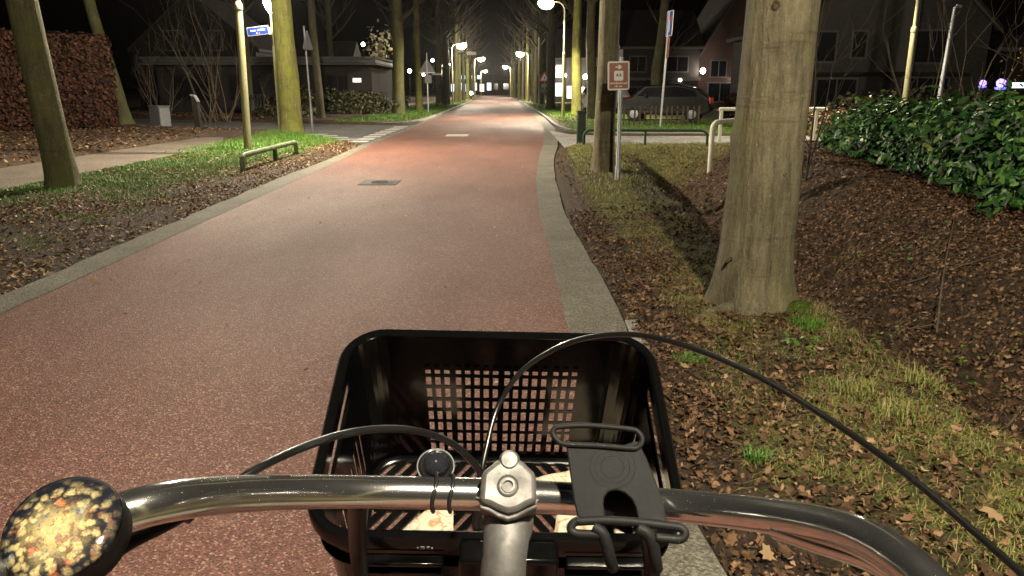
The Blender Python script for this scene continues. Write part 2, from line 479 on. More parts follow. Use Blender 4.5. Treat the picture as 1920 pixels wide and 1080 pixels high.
def catmull(pts, n=8):
    pts = [Vector(p) for p in pts]; out = []
    P = [pts[0] * 2 - pts[1]] + pts + [pts[-1] * 2 - pts[-2]]
    for i in range(1, len(P) - 2):
        a, b, c, d = P[i - 1], P[i], P[i + 1], P[i + 2]
        for k in range(n):
            t = k / n
            out.append(0.5 * ((2 * b) + (c - a) * t + (2 * a - 5 * b + 4 * c - d) * t * t + (3 * b - a - 3 * c + d) * t ** 3))
    out.append(pts[-1]); return out

# ------------------------------------------------------------------ ground
def sm(a, b, x):
    t = np.clip((x - a) / (b - a), 0, 1); return t * t * (3 - 2 * t)
LEFT = [(-60, -3.55), (-5, -3.5), (5, -3.53), (10, -3.64), (16.6, -3.76), (21.6, -3.96), (33, -4.0), (53, -4.1), (83, -4.6), (132, -5.6), (260, -9.5)]
RIGHT = [(-60, 0.4), (-5, 0.37), (5, 0.36), (9.3, 0.34), (12.7, 0.40), (16.6, 0.57), (21, 0.85), (24, 1.0), (31, 1.28), (43, 1.34), (60, 1.1), (90, 0.75), (132, 0.1), (260, -3.8)]
def ledge(y): return np.interp(y, [p[0] for p in LEFT], [p[1] for p in LEFT])
def redge(y): return np.interp(y, [p[0] for p in RIGHT], [p[1] for p in RIGHT])
LGUT = [(-60, .30), (5, .30), (9, .34), (13, .38), (16.6, .32), (19, .28), (33, .3), (60, .3), (260, .3)]
RGUT = [(-60, .40), (1.0, .40), (2.0, .33), (2.9, .22), (3.4, .26), (4.0, .37), (5, .39), (9, .33), (16.6, .34), (21, .42), (27, .45), (260, .35)]
def lout(y): return ledge(y) - np.interp(y, [p[0] for p in LGUT], [p[1] for p in LGUT])
def rout(y): return redge(y) + np.interp(y, [p[0] for p in RGUT], [p[1] for p in RGUT])
SLN = [(-120, 62), (-30, 38), (-16, 31), (-11, 28.6), (-8.6, 27.4), (-6.4, 24.0), (-5.2, 22.4), (-4.2, 21.4)]
SLF = [(-120, 74), (-30, 47), (-14.8, 38), (-8.5, 34.4), (-6, 33.4), (-5, 33.2), (-4.2, 33.6)]
def sln(x): return np.interp(x, [p[0] for p in SLN], [p[1] for p in SLN])
def slf(x): return np.interp(x, [p[0] for p in SLF], [p[1] for p in SLF])
def srn(x): return np.interp(x, [1.2, 1.9, 3, 8, 60], [19.6, 20.9, 20.9, 21.2, 24.5])
def srf(x): return np.interp(x, [1.2, 2.0, 3, 8, 60], [29.5, 26.6, 25.6, 25.4, 29])
def vnoise(x, y, s, seed=0):
    """cheap smooth value noise, vectorised"""
    x = np.asarray(x) * s + seed * 17.3; y = np.asarray(y) * s + seed * 9.1
    xi = np.floor(x); yi = np.floor(y); fx = x - xi; fy = y - yi
    fx = fx * fx * (3 - 2 * fx); fy = fy * fy * (3 - 2 * fy)
    def h(a, b):
        q = np.sin(a * 127.1 + b * 311.7 + seed * 3.7) * 43758.5453
        return q - np.floor(q)
    return (h(xi, yi) * (1 - fx) + h(xi + 1, yi) * fx) * (1 - fy) + (h(xi, yi + 1) * (1 - fx) + h(xi + 1, yi + 1) * fx) * fy
def fbm(x, y, s, seed=0):
    return 0.5 * vnoise(x, y, s, seed) + 0.3 * vnoise(x, y, s * 2.1, seed + 1) + 0.2 * vnoise(x, y, s * 4.3, seed + 2)
def height(x, y):
    x = np.asarray(x, float); y = np.asarray(y, float)
    lo, ro = lout(y), rout(y)
    z = np.full(np.broadcast(x, y).shape, -0.03)
    nz = fbm(x, y, 1.6, 3) - 0.5
    # left verge
    dl = lo - x
    z = z + np.where(dl > -0.05, (0.07 + 0.04 * nz) * sm(-0.02, 0.5, dl) + 0.03 * sm(-0.05, 0.1, dl), 0)
    z = z + np.where(dl > 0.5, 0.05 * sm(0.5, 1.8, dl), 0)
    # right verge and ditch
    dr = x - ro
    z = z + np.where(dr > -0.05, (0.06 + 0.04 * nz) * sm(0.0, 0.6, dr) + 0.035 * sm(-0.05, 0.1, dr), 0)
    dk = sm(19.2, 16.8, y)
    wob = 0.25 * (fbm(y * 0 + 3.1, y, 0.45, 8) - 0.5)
    shift = np.interp(y, [0, 8, 12, 18], [0.0, 0.0, 0.15, 0.7])
    xx = x - wob - shift
    prof = -0.78 * sm(2.06, 2.46, xx) + 1.1 * sm(2.62, 4.7, xx) + (0.22 * nz + 0.2 * (fbm(x, y, 5.5, 61) - .5)) * sm(2.1, 2.4, xx) * sm(4.4, 3.4, xx)
    z = z + prof * dk
    z = z + np.where((x > 1.0) & (y > 25), 0.02 * nz, 0)
    # side streets and footpath cut flat
    ml = sm(0.05, -0.25, sln(x) - y) * sm(0.05, -0.25, y - slf(x)) * (x < -3.9)
    mr = sm(0.05, -0.25, srn(x) - y) * sm(0.05, -0.25, y - srf(x)) * (x > 1.0)
    k = np.clip(ml + mr, 0, 1)
    z = z * (1 - k) + (-0.03) * k
    mp = sm(-7.25, -7.5, x) * sm(-10.0, -9.75, x) * sm(25.5, 24.5, y)
    z = z * (1 - mp) + 0.03 * mp
    inr = (x > lo - 0.02) & (x < ro + 0.02)
    return np.where(inr, -0.03, z)
def grassmask(x, y):
    x = np.asarray(x, float); y = np.asarray(y, float)
    n = fbm(x, y, 0.9, 21); n2 = fbm(x, y, 2.6, 33)
    dl = lout(y) - x; dr = x - rout(y)
    g = np.zeros(np.broadcast(x, y).shape)
    # left verge: bright band next to the path, litter towards the road
    band = sm(0.7, 1.5, dl) * sm(3.6, 3.2, dl)
    lv = band * sm(9.6, 11.8, y) * (0.55 + 0.6 * sm(0.35, 0.6, n)) + 0.5 * sm(0.5, 0.66, n2) * sm(0.35, 0.9, dl) * sm(3.6, 3.2, dl)
    lv = lv + 0.7 * sm(17, 20, y) * sm(0.55, 1.3, dl) * sm(4.4, 4.0, dl)
    g = np.maximum(g, lv * (y < sln(x) + 0.1) * (x < -3.9))
    # far left verge
    fl = sm(33.5, 35, y) * sm(0.15, 0.5, dl) * sm(4.0, 3.2, dl) * (0.5 + 0.7 * sm(0.3, 0.55, n)) * (y > slf(x))
    g = np.maximum(g, fl)
    # right verge strip (yellowish, mossy)
    rv = sm(0.25, 0.55, dr) * sm(1.75, 1.25, dr) * (0.25 + 0.9 * sm(0.38, 0.62, n2)) * (y < 20.3)
    rv = rv + sm(15.5, 18.5, y) * sm(0.2, 0.6, dr) * (y < srn(x)) * sm(6.5, 5.5, x) * 0.8
    g = np.maximum(g, rv * (x > 0.5))
    # beyond the right side street
    rb = sm(0.0, 0.5, y - srf(x)) * (x > 1.4) * sm(0.2, 0.7, dr) * (0.75 + 0.4 * n)
    g = np.maximum(g, rb)
    return np.clip(g, 0, 1)

def axis(segs):
    out = []
    for a, b, s in segs: out += list(np.arange(a, b, s))
    out.append(segs[-1][1]); return np.array(out)
gx = axis([(-420, -60, 30), (-60, -20, 2.5), (-20, -10, .5), (-10, -3.4, .1), (-3.4, .3, .8), (.3, 5.6, .05), (5.6, 8, .2), (8, 20, 1.0), (20, 60, 4), (60, 420, 30)])
gy = axis([(-60, 0, 4), (0, 2, .25), (2, 9, .055), (9, 20, .11), (20, 36, .25), (36, 70, .8), (70, 140, 3), (140, 700, 40)])
GX, GY = np.meshgrid(gx, gy)
GZ = height(GX, GY)
nx, ny = len(gx), len(gy)
gv = np.stack([GX.ravel(), GY.ravel(), GZ.ravel()], 1)
idx = np.arange(nx * ny).reshape(ny, nx)
gf = np.stack([idx[:-1, :-1].ravel(), idx[:-1, 1:].ravel(), idx[1:, 1:].ravel(), idx[1:, :-1].ravel()], 1)
def np_mesh(name, verts, faces):
    me = bpy.data.meshes.new(name)
    nv, nf, k = len(verts), len(faces), faces.shape[1]
    me.vertices.add(nv); me.vertices.foreach_set('co', np.ascontiguousarray(verts, dtype=np.float32).ravel())
    me.loops.add(nf * k); me.loops.foreach_set('vertex_index', np.ascontiguousarray(faces, dtype=np.int32).ravel())
    me.polygons.add(nf)
    me.polygons.foreach_set('loop_start', np.arange(0, nf * k, k, dtype=np.int32))
    me.update(calc_edges=True); me.validate()
    return me
def np_attr(me, name, vals):
    a = me.attributes.new(name, 'FLOAT', 'POINT'); a.data.foreach_set('value', np.ascontiguousarray(vals, dtype=np.float32))
me = np_mesh('ground', gv, gf)
np_attr(me, 'grass', grassmask(GX, GY).ravel())
ground = tag(link('ground', me, 'soil_and_litter', smooth=180), kind='structure')

def strip(name, mat, fa, fb, ys, z, za=None):
    """sheet between two edge functions of y"""
    a = np.array([fa(y) for y in ys]); b = np.array([fb(y) for y in ys])
    n = 5; vs = []; fs = []
    for i, y in enumerate(ys):
        for k in range(n):
            t = k / (n - 1); vs.append((a[i] * (1 - t) + b[i] * t, y, z))
    for i in range(len(ys) - 1):
        for k in range(n - 1):
            fs.append((i * n + k, i * n + k + 1, (i + 1) * n + k + 1, (i + 1) * n + k))
    m = MB().add(vs, fs)
    return tag(m.build(name, mat, smooth=0), kind='structure')
ysr = list(np.arange(-40, 60, 1.0)) + list(np.arange(60, 262, 4.0))
road = strip('road', 'red_asphalt', lambda y: ledge(y) - .03, lambda y: redge(y) + .03, ysr, 0.0)
jl = lambda y: lout(y) + 0.08 * (fbm(np.array(1.), np.array(float(y)), 1.9, 4) - .5)
jr = lambda y: rout(y) + 0.035 * (fbm(np.array(2.), np.array(float(y)), 2.2, 5) - .5)
ysg = list(np.arange(-40, 1, 1.0)) + list(np.arange(1, 22, .09)) + list(np.arange(22, 60, .4)) + list(np.arange(60, 262, 4.0))
strip('gutter_left', 'grey_gutter', jl, lambda y: ledge(y) - .005 + .005 * math.sin(y * 7), ysg, 0.004)
strip('gutter_right', 'grey_gutter', lambda y: redge(y) + .005 + .005 * math.sin(y * 6.1), jr, ysg, 0.004)
# side streets, paths
xs = list(np.arange(-110, -12, 4.0)) + list(np.arange(-12, -4.2, .4)) + [-4.2]
vs = []; fs = []
for i, x in enumerate(xs):
    vs += [(x, float(sln(x)), 0.006), (x, float(slf(x)), 0.006)]
    if i: fs.append((2 * i - 2, 2 * i, 2 * i + 1, 2 * i - 1))
side_l = tag(MB().add(vs, fs).build('side_street_left', 'grey_asphalt', smooth=0), kind='structure')
xs = [1.4, 1.8, 2.2, 3, 4, 6, 8, 14, 25, 60]
vs = []; fs = []
for i, x in enumerate(xs):
    vs += [(x, float(srn(x)), 0.006), (x, float(srf(x)), 0.006)]
    if i: fs.append((2 * i - 2, 2 * i, 2 * i + 1, 2 * i - 1))
side_r = tag(MB().add(vs, fs).build('side_street_right', 'street_clinker', smooth=0), kind='structure')
strip('footpath', 'path_tile', lambda y: -9.8 - .6 * max(0, (y - 18) / 7) ** 2, lambda y: -7.45 - 1.3 * max(0., (y - 17) / 6) ** 1.6, list(np.arange(-20, 24.4, .4)), 0.045)
strip('far_footpath', 'path_tile', lambda y: -10.4, lambda y: -8.4, list(np.arange(36, 140, 2.0)), 0.125)
# kerbs
def kerb(name, pts, w=.12, h=.11):
    m = MB()
    for a, b in zip(pts[:-1], pts[1:]):
        a = Vector((*a, 0)); b = Vector((*b, 0)); d = b - a; L = d.length; n = max(1, int(L / 1.0))
        R = Matrix.Rotation(math.atan2(d.y, d.x), 3, 'Z')
        for k in range(n):
            c = a + d * ((k + .5) / n)
            m.box((c.x, c.y, h / 2 - .05), (L / n - .008, w, h + .1), R)
    return tag(m.build(name, 'concrete', smooth=0, bevel=.012), kind='structure')
kerb('kerb_right_corner', [(6.5, 25.75), (3.4, 26.0), (2.5, 26.8), (2.05, 28.4), (1.85, 31)] + [(float(rout(y)) + .08, y) for y in range(34, 110, 6)])
kerb('kerb_left_corner', [(-8.4, 34.7), (-5.6, 33.7), (-4.9, 34.4)] + [(float(lout(y)) - .08, y) for y in range(38, 110, 6)])
# the last kerb stones showing at the right gutter's edge
for i in range(3):
    y0 = 3.75 + i * 0.42
    tag(MB().box((rout(y0) + .05, y0, -.027), (.085, .41, .07), Matrix.Rotation(-.03, 3, 'Z')).build('kerb_stone', 'concrete', road, bevel=.008), 'weathered concrete kerb stone beside the gutter')
# paint
tag(MB().box((-1.86, 25.8, .006), (.74, 1.15, .006)).build('centre_line_dash', 'white_paint', road, smooth=0))
for i in range(9):
    x = -4.45 - .02 * i; y = 22.6 + i * 1.12
    MB().box((x - .10 * (8 - i) / 8, y, .011), (.55, .5, .006)).build('give_way_block', 'white_paint', side_l, smooth=0)
for i in range(4):
    MB().box((-5.2 - i * .55, 23.6 + i * .9, .011), (.95, .22, .006)).build('crossing_bar', 'white_paint', side_l, smooth=0)
# leaf bits on the road are below with the leaves
mh = thing('manhole_cover', 'grey concrete manhole cover set in the red road', 'manhole cover', (-2.2, 12.45, 0))
MB().box((0, 0, .004), (.62, .62, .012)).build('frame', 'manhole_concrete', mh, bevel=.004)
MB().lathe([(0.0, .016), (.24, .016), (.25, .010)], 28).build('lid', 'iron', mh)
for k in range(5): MB().box((0, -.16 + .08 * k, .018), (.3 - .1 * abs(k - 2) / 2, .02, .006)).build('rib', 'iron', mh)

# ------------------------------------------------------------------ street lamps
def lamp_light(name, loc, power, parent, col=LAMP_COL, radius=.12, cone=0):
    L = bpy.data.lights.new(name, 'SPOT' if cone else 'POINT'); L.energy = power; L.color = col; L.shadow_soft_size = radius
    if cone: L.spot_size = math.radians(cone); L.spot_blend = .4
    o = bpy.data.objects.new(name, L); COL.objects.link(o); o.location = loc
    if parent is not None: o.parent = parent
    return o
def street_lamp(x, y, dirx, label, power=LAMP_W, H=5.9, arm=.75, big=1.0, lean=0.0, z0=0.0, tilt=0, cone=150, aim=.22):
    t = thing('street_lamp', label, 'street lamp', (x, y, z0), 0, 'street lamps')
    t.rotation_euler = (0, lean, tilt)
    MB().tube([(0, 0, -.4), (0, 0, .2), (0, 0, 3.25), (0, 0, 3.34)], [.088, .088, .082, .060], 16).build('base_pole', 'pole_paint', t)
    MB().lathe([(.094, 3.20), (.094, 3.30), (.060, 3.37)], 16).build('collar', 'pole_paint', t)
    pts = [(0, 0, 3.3), (0, 0, H - .55)] + [(dirx * arm * .55 * (1 - math.cos(a)), 0, H - .55 + .5 * math.sin(a)) for a in (.4, .8, 1.2, 1.5)] + [(dirx * arm, 0, H - .02)]
    MB().tube(pts, [.056, .045] + [.035] * (len(pts) - 2), 12).build('arm', 'pole_paint', t)
    hx = dirx * (arm + .22)
    m = Matrix.Translation((hx, 0, H)) @ Matrix.Rotation(-dirx * .12, 4, 'Y') @ Matrix.Scale(big, 4)  # big oversizes the glowing head to stand in for its glare
    MB().lathe([(.0, .09), (.12, .085), (.24, .06), (.34, .02), (.35, .0), (.33, -.003)], 20, m).build('hood', 'pale_grey_plastic', t)
    g = MB().lathe([(.33, -.004), (.345, -.10), (.31, -.21), (.21, -.30), (.10, -.335), (.0, -.34)], 20, m).build('diffuser', 'lamp_glow', t)
    g.visible_shadow = True
    if power > 0:
        b_ = lamp_light('light_source', (hx, 0, H - .36 * big - .08), power, t, cone=cone)
        if cone: b_.rotation_euler = (0, -dirx * aim, 0)
    return t
street_lamp(-6.24, 17.9, 1, 'tall pale lamp post beside the low green tube rail on the left verge', LAMP_W * .72, z0=.05, lean=.022, cone=0)
street_lamp(12.25, 24.0, -1, 'bright yellowish lamp post rising behind the laurel hedge', LAMP_W * .32, z0=.0, arm=1.3, aim=.45)
street_lamp(2.75, 41.2, -1, 'lit lamp with bent arm beside the pale trunk right of the road', LAMP_W * .9, z0=.05, big=1.2)
street_lamp(-6.0, 78, 1, 'lit lamp carrying a small white plate left of the road', LAMP_W * .6, cone=0, big=1.45)
street_lamp(2.0, 96, -1, 'lit lamp right of the road, second along the right row', LAMP_W * .6, cone=0, big=1.45)
street_lamp(-5.4, 112, 1, 'lit lamp past the one with the white plate, left of the road', LAMP_W * .5, cone=0, big=1.45)
street_lamp(-12.4, 137, 1, 'small far lamp standing well left of the road among trunks', LAMP_W * .5, cone=0, big=1.45)
street_lamp(-.3, 150, -1, 'farthest lit lamp on the right of the road', LAMP_W * .6, cone=0, big=1.45)
street_lamp(-7.4, 185, 1, 'farthest lit lamp left of the road near the shop lights', LAMP_W * .5, cone=0, big=1.45)
# the same row goes on behind the rider
street_lamp(2.2, -1.8, -1, 'street lamp of the right row standing behind the rider', LAMP_W * .35, arm=.8, cone=0)

gl = thing('post_top_lamp', 'short post with a glowing bowl-shaped lamp next to the mossy trunk', 'street lamp', (-8.70, 28.6, 0), 0, 'street lamps')
MB().tube([(0, 0, -.3), (0, 0, 2.7), (0, 0, 4.15)], [.06, .055, .045], 14).build('pole', 'pole_paint', gl)
MB().lathe([(.03, 4.1), (.05, 4.16), (.16, 4.30), (.245, 4.52), (.25, 4.62)], 22).build('diffuser', 'lamp_glow', gl)
MB().lathe([(.27, 4.62), (.27, 4.66), (.12, 4.72), (0, 4.73)], 22).build('cap', 'pale_grey_plastic', gl)
lamp_light('light_source', (.0, -.42, 4.42), LAMP_W * .07, gl)

# ------------------------------------------------------------------ trees
def trunk_mesh(pts, rad, n=28, flare=None, seed=0, rough=.03, knots=()):
    """pts: centre line (local), rad: radius per point; flare: (height, amount, lobes)"""
    pts = catmull(pts, 7); rr = []
    m = len(pts)
    base = np.interp(np.linspace(0, 1, m), np.linspace(0, 1, len(rad)), rad)
    vs = []; fs = []
    for i, p in enumerate(pts):
        for j in range(n):
            th = 2 * PI * j / n
            r = base[i]
            q = mnoise.noise(Vector((math.cos(th) * 1.3 + seed, math.sin(th) * 1.3, p.z * .8)))
            r *= 1 + rough * 1.6 * q + rough * .6 * mnoise.noise(Vector((math.cos(th) * 4 + seed, math.sin(th) * 4, p.z * 3)))
            if flare:
                h = max(0, p.z)
                e = math.exp(-h / flare[0])
                r *= 1 + flare[1] * e * (.75 + .55 * math.sin(th * flare[2] + seed * 2.1) * min(1, e * 1.4) + .25 * math.sin(th * (flare[2] + 2) + seed))
            for kz, kth, kr, ka in knots:
                dd = ((p.z - kz) / kr) ** 2 + (math.atan2(math.sin(th - kth), math.cos(th - kth)) * base[i] / kr) ** 2
                r += ka * math.exp(-dd)
            vs.append((p.x + r * math.cos(th), p.y + r * math.sin(th), p.z))
    for i in range(m - 1):
        for j in range(n):
            fs.append((i * n + j, i * n + (j + 1) % n, (i + 1) * n + (j + 1) % n, (i + 1) * n + j))
    return MB().add(vs, fs)
def branch(mb, p, d, L, r, depth, rng, n=5):
    k = 4; pts = [p]; rad = [r]; q = p.copy(); dd = d.copy()
    for i in range(k):
        dd = (dd + Vector((rng.uniform(-.2, .2), rng.uniform(-.2, .2), rng.uniform(-.02, .16)))).normalized()
        q = q + dd * L / k; pts.append(q.copy()); rad.append(r * (1 - .75 * (i + 1) / k))
    mb.tube(pts, rad, n, caps=False)
    if depth > 0:
        for _ in range(rng.randint(2, 4)):
            i = rng.randint(1, k); s = pts[i]
            nd = (dd + Vector((rng.uniform(-1, 1), rng.uniform(-1, 1), rng.uniform(-.2, .6)))).normalized()
            branch(mb, s, nd, L * rng.uniform(.4, .62), max(.006, rad[min(i, k - 1)] * .6), depth - 1, rng, 4)
def crown_mb(top, r, z0, seed, count=9, spread=3.2, depth=2):
    rng = random.Random(seed); mb = MB()
    for i in range(count):
        a = 2 * PI * i / count + rng.uniform(-.4, .4)
        z = z0 + (top.z - z0) * rng.uniform(0, 1)
        p = Vector((top.x, top.y, z))
        branch(mb, p, Vector((math.cos(a), math.sin(a), rng.uniform(.35, 1.1))).normalized(), spread * rng.uniform(.7, 1.2), r * rng.uniform(.28, .45), depth, rng)
    return mb
def tree(label, loc, pts, rad, mat, flare, seed, group, n=28, crown=True, z0=5.2, knots=(), rough=.03):
    t = thing('tree', label, 'tree', loc, 0, group)
    trunk_mesh(pts, rad, n, flare, seed, rough, knots).build('trunk', mat, t, smooth=180)
    if crown:
        crown_mb(Vector(pts[-1]), rad[-1] * 1.6, z0, seed).build('crown', 'twig_dark', t, smooth=180)
    return t
G1 = 'street trees close by'
big = tree('thick smooth trunk at the ditch edge right of the bicycle, moss at its foot', (1.68, 4.98, 0),
     [(0, -.03, -.25), (-.02, 0, .1), (-.015, 0, .5), (0, 0, 1.2), (.02, 0, 2.1), (.06, .02, 3.6), (.1, 0, 6), (.2, .1, 9.5)],
     [.265, .25, .235, .226, .222, .21, .18, .08], 'bark_plain', (.22, .34, 4), 1.3, G1, 56,
     knots=((1.98, -2.1, .035, .016), (1.86, -1.5, .03, .012), (1.32, -1.9, .03, .014), (1.18, 3.1, .07, .025), (1.02, -1.2, .03, .01), (.62, 2.7, .035, .02), (2.2, -1.2, .04, .012)))
MB().lathe([(0, .16), (.07, .14), (.13, .06), (.155, -.03), (.15, -.08)], 18, Matrix.Translation((.235, -.19, .0)) @ Matrix.Diagonal((1.15, .75, .9, 1))).build('moss_patch', 'moss', big, smooth=180)
rootmb = MB()
rootmb.tube([(-.2, -.18, .09), (-.36, -.24, .075), (-.5, -.36, .05), (-.58, -.5, .02)], [.05, .03, .018, .008], 8)
rootmb.build('root', 'bark_plain', big, smooth=180)
MB().tube([(-.2, -.1, .4), (-.235, -.13, .412), (-.26, -.155, .395), (-.275, -.17, .40)], [.02, .014, .009, .004], 7).build('twig_stub', 'twig_dark', big, smooth=180)
tree('leaning lichen-spotted trunk between the road verge and footpath on the far left', (-6.62, 11.05, .08),
     [(0, 0, -.2), (-.0, 0, .1), (-.04, 0, .6), (-.10, 0, 1.4), (-.20, 0, 2.8), (-.3, .0, 4.5), (-.4, 0, 7), (-.4, 0, 9.5)],
     [.235, .22, .205, .20, .195, .185, .15, .07], 'bark_olive', (.14, .22, 3), 4.2, G1, 40)
tree('bright yellow-green mossy trunk beside the bowl-shaped lamp', (-7.62, 26.4, .05),
     [(0, 0, -.2), (0, 0, .2), (0, 0, 1.2), (-.03, 0, 2.6), (-.06, 0, 4.2), (-.1, 0, 6.5), (-.1, 0, 10)],
     [.40, .385, .36, .345, .33, .3, .12], 'bark_mossy', (.2, .14, 4), 2.7, G1, 36, rough=.06,
     knots=((.42, -1.3, .07, -.05), (.6, 2.9, .12, .04)))
tree('slim straight trunk right behind the brown cycle route sign', (1.67, 13.75, .02),
     [(0, 0, -.3), (0, 0, .1), (.0, 0, .8), (.02, 0, 1.8), (.03, 0, 3), (.06, 0, 5), (.08, 0, 9.5)],
     [.225, .205, .188, .182, .178, .16, .06], 'bark_plain', (.16, .25, 3), 6.1, G1, 36,
     knots=((2.15, -1.9, .07, .03), (2.3, -1.2, .06, -.02)))
tree('dark trunk leaning behind the end of the russet hedge', (-17.4, 34.5, 0),
     [(0, 0, -.2), (-.1, 0, .4), (-.35, 0, 2), (-.75, 0, 4), (-1.0, 0, 6), (-1.0, 0, 10)], [.34, .30, .26, .24, .22, .08], 'bark_olive', (.3, .3, 3), 3.3, G1, 20)
tree('dark trunk half hidden behind the thick near trunk', (9.0, 29.5, 0),
     [(0, 0, -.2), (.05, 0, .5), (.1, 0, 2.5), (.2, 0, 4.5), (.3, 0, 7), (.3, 0, 10)], [.34, .31, .28, .26, .22, .08], 'bark_olive', (.3, .3, 3), 5.3, G1, 20)
tree('black forked trunk in front of the brick houses, beside the blue sign', (8.3, 44, 0),
     [(0, 0, -.2), (0, 0, .5), (-.1, 0, 2.5), (.1, 0, 4.5), (.2, 0, 7), (.3, 0, 10)], [.4, .36, .3, .26, .22, .08], 'bark_dark', (.3, .3, 3), 7.3, G1, 18, z0=2.6)
def knot(parent, z, th, rtrunk, s):
    d = Vector((math.cos(th), math.sin(th), 0)); c = Vector((0, 0, z)) + d * (rtrunk - .004)
    MB().lathe([(s, -.004), (s * .92, .006), (s * .7, .008), (s * .45, .002), (0, -.002)], 16, frame(c, (0, 0, 1), d) @ Matrix.Diagonal((1.25, 1, 1, 1))).build('branch_scar', 'bark_scar', parent, smooth=180)
for z_, th_, s_ in ((1.99, -2.0, .026), (1.33, -1.85, .016), (1.84, -1.35, .012), (.98, -1.35, .012), (2.08, -1.25, .014)): knot(big, z_, th_, .224, s_)
# avenue rows: three prototypes, copied
def proto(seed, r, mat, lean):
    t = thing('avenue_tree', 'x', 'tree', (0, 0, 0), 0)
    trunk_mesh([(0, 0, -.3), (0, 0, .2), (lean * .3, 0, 1.5), (lean, .05, 4), (lean * 1.1, 0, 7), (lean, 0, 11)], [r * 1.15, r * 1.03, r * .93, r * .85, r * .7, r * .2], 20, (.25, .25, 4), seed, .05).build('trunk', mat, t, smooth=180)
    crown_mb(Vector((lean, 0, 10.5)), r * 1.1, 5.0, int(seed * 10), 10, 3.4, 2).build('crown', 'twig_dark', t, smooth=180)
    return t
PROT = [proto(11.2, .31, 'bark_olive', .1), proto(12.7, .26, 'bark_dark', -.15), proto(14.1, .29, 'bark_mossy', .05), proto(17.9, .24, 'bark_olive', -.05)]
used = [False] * 4
def avenue(k, x, y, s, rz, label, group):
    if used[k]: o = copy_tree(PROT[k])
    else: o = PROT[k]; used[k] = True
    o.location = (x, y, .02); o.rotation_euler = (0, 0, rz); o.scale = (s, s, 1 if s > .8 else 1)
    tag(o, label, 'tree', group)
ORD = ['first', 'second', 'third', 'fourth', 'fifth', 'sixth', 'seventh', 'eighth', 'ninth', 'tenth', 'eleventh', 'twelfth', 'thirteenth', 'fourteenth']
LROW = [(-6.6, 44.6, 0, 1.18), (-6.35, 52.5, 2, .85), (-5.9, 62, 1, 1.0), (-6.0, 68, 1, 1.05), (-6.3, 75, 3, 1.2), (-6.2, 86, 0, 1), (-6.4, 94, 2, .9), (-6.5, 103, 3, 1), (-6.9, 120, 2, 1), (-7.2, 131, 0, 1), (-7.6, 145, 1, 1), (-8, 160, 3, 1)]
for i, (x, y, k, s) in enumerate(LROW):
    avenue(k, x, y, s, i * 1.3, '%s trunk of the avenue row left of the road, counted from the side street' % ORD[i], 'avenue trees left of the road')
RROW = [(4.05, 38.8, 1, 1.05), (3.75, 44.6, 2, 1.05), (2.9, 58, 1, 1.25), (3.1, 64, 3, 1), (2.9, 76, 0, 1.05), (2.6, 84, 1, 1), (2.5, 92, 3, 1.0), (2.1, 104, 2, 1), (1.7, 116, 1, 1), (1.2, 128, 2, 1), (.6, 143, 0, 1), (0, 160, 3, 1)]
for i, (x, y, k, s) in enumerate(RROW):
    avenue(k, x, y, s, i * 2.1 + .6, '%s trunk of the avenue row right of the road, counted from the side street' % ORD[i], 'avenue trees right of the road')
BACK = [(-11.5, 50, 1, .8, 'dark trunk behind the low hedge, next to the flat-roofed house'), (-13.4, 58, 3, .8, 'thin dark trunk standing in the low dull hedge'),
        (-10.2, 66, 1, .8, 'dark trunk left of the pale lit shrub'), (-15, 44, 1, .9, 'dark slender trunk behind the black post'), (-9.6, 38.5, 1, 0.8, 'black trunk just behind the mossy trunk')]
for i, (x, y, k, s, lb) in enumerate(BACK): avenue(k, x, y, s, i * 1.7, lb, 'trees in the gardens on the left')

# ------------------------------------------------------------------ leaf and blade scatter
def leaf_cloud(name, P, N, size, mat, parent=None, shape='oak', rnd=None, curl=.25, kind='stuff', ret=False):
    """P (n,3) centres, N (n,3) normals; one mesh of small leaf fans"""
    n = len(P)
    N = N / (np.linalg.norm(N, axis=1, keepdims=True) + 1e-9)
    a = RNG.normal(size=(n, 3)); U = a - N * (a * N).sum(1, keepdims=True); U /= np.linalg.norm(U, axis=1, keepdims=True) + 1e-9
    V = np.cross(N, U)
    if shape == 'oak':
        th = np.linspace(0, 2 * PI, 14, endpoint=False)
        rad = np.array([1.0, .72, .86, .55, .84, .52, .80, .62, .80, .52, .84, .55, .86, .72])
        ox, oy = np.cos(th) * rad, np.sin(th) * rad * .66
    elif shape == 'oval':
        th = np.linspace(0, 2 * PI, 6, endpoint=False)
        ox, oy = np.cos(th), np.sin(th) * .58
    else:
        th = np.linspace(0, 2 * PI, 8, endpoint=False)
        ox, oy = np.cos(th) * np.where(np.abs(np.cos(th)) > .99, 1.0, .92), np.sin(th) * .40
    k = len(ox)
    size = np.broadcast_to(size, (n,))
    cu = RNG.uniform(-curl, curl * 1.6, size=(n, 1))
    bend = RNG.uniform(-curl, curl, size=(n, 1))
    jit = RNG.uniform(.8, 1.2, size=(n, k))
    x = ox[None] * jit; y = oy[None] * jit
    z = cu * (y * 1.5) ** 2 + bend * x * x
    W = P[:, None, :] + size[:, None, None] * (x[..., None] * U[:, None] + y[..., None] * V[:, None] + z[..., None] * N[:, None])
    verts = np.concatenate([P[:, None, :], W], 1).reshape(-1, 3)
    base = (np.arange(n) * (k + 1))[:, None]
    j = np.arange(k)
    f = np.stack([np.broadcast_to(base, (n, k)), base + 1 + j, base + 1 + (j + 1) % k], -1).reshape(-1, 3)
    me = np_mesh(name, verts, f)
    r = RNG.uniform(0, 1, n) if rnd is None else rnd
    np_attr(me, 'rnd', np.repeat(r, k + 1))
    o = link(name, me, mat, parent, smooth=180)
    if kind: o['kind'] = kind
    return o
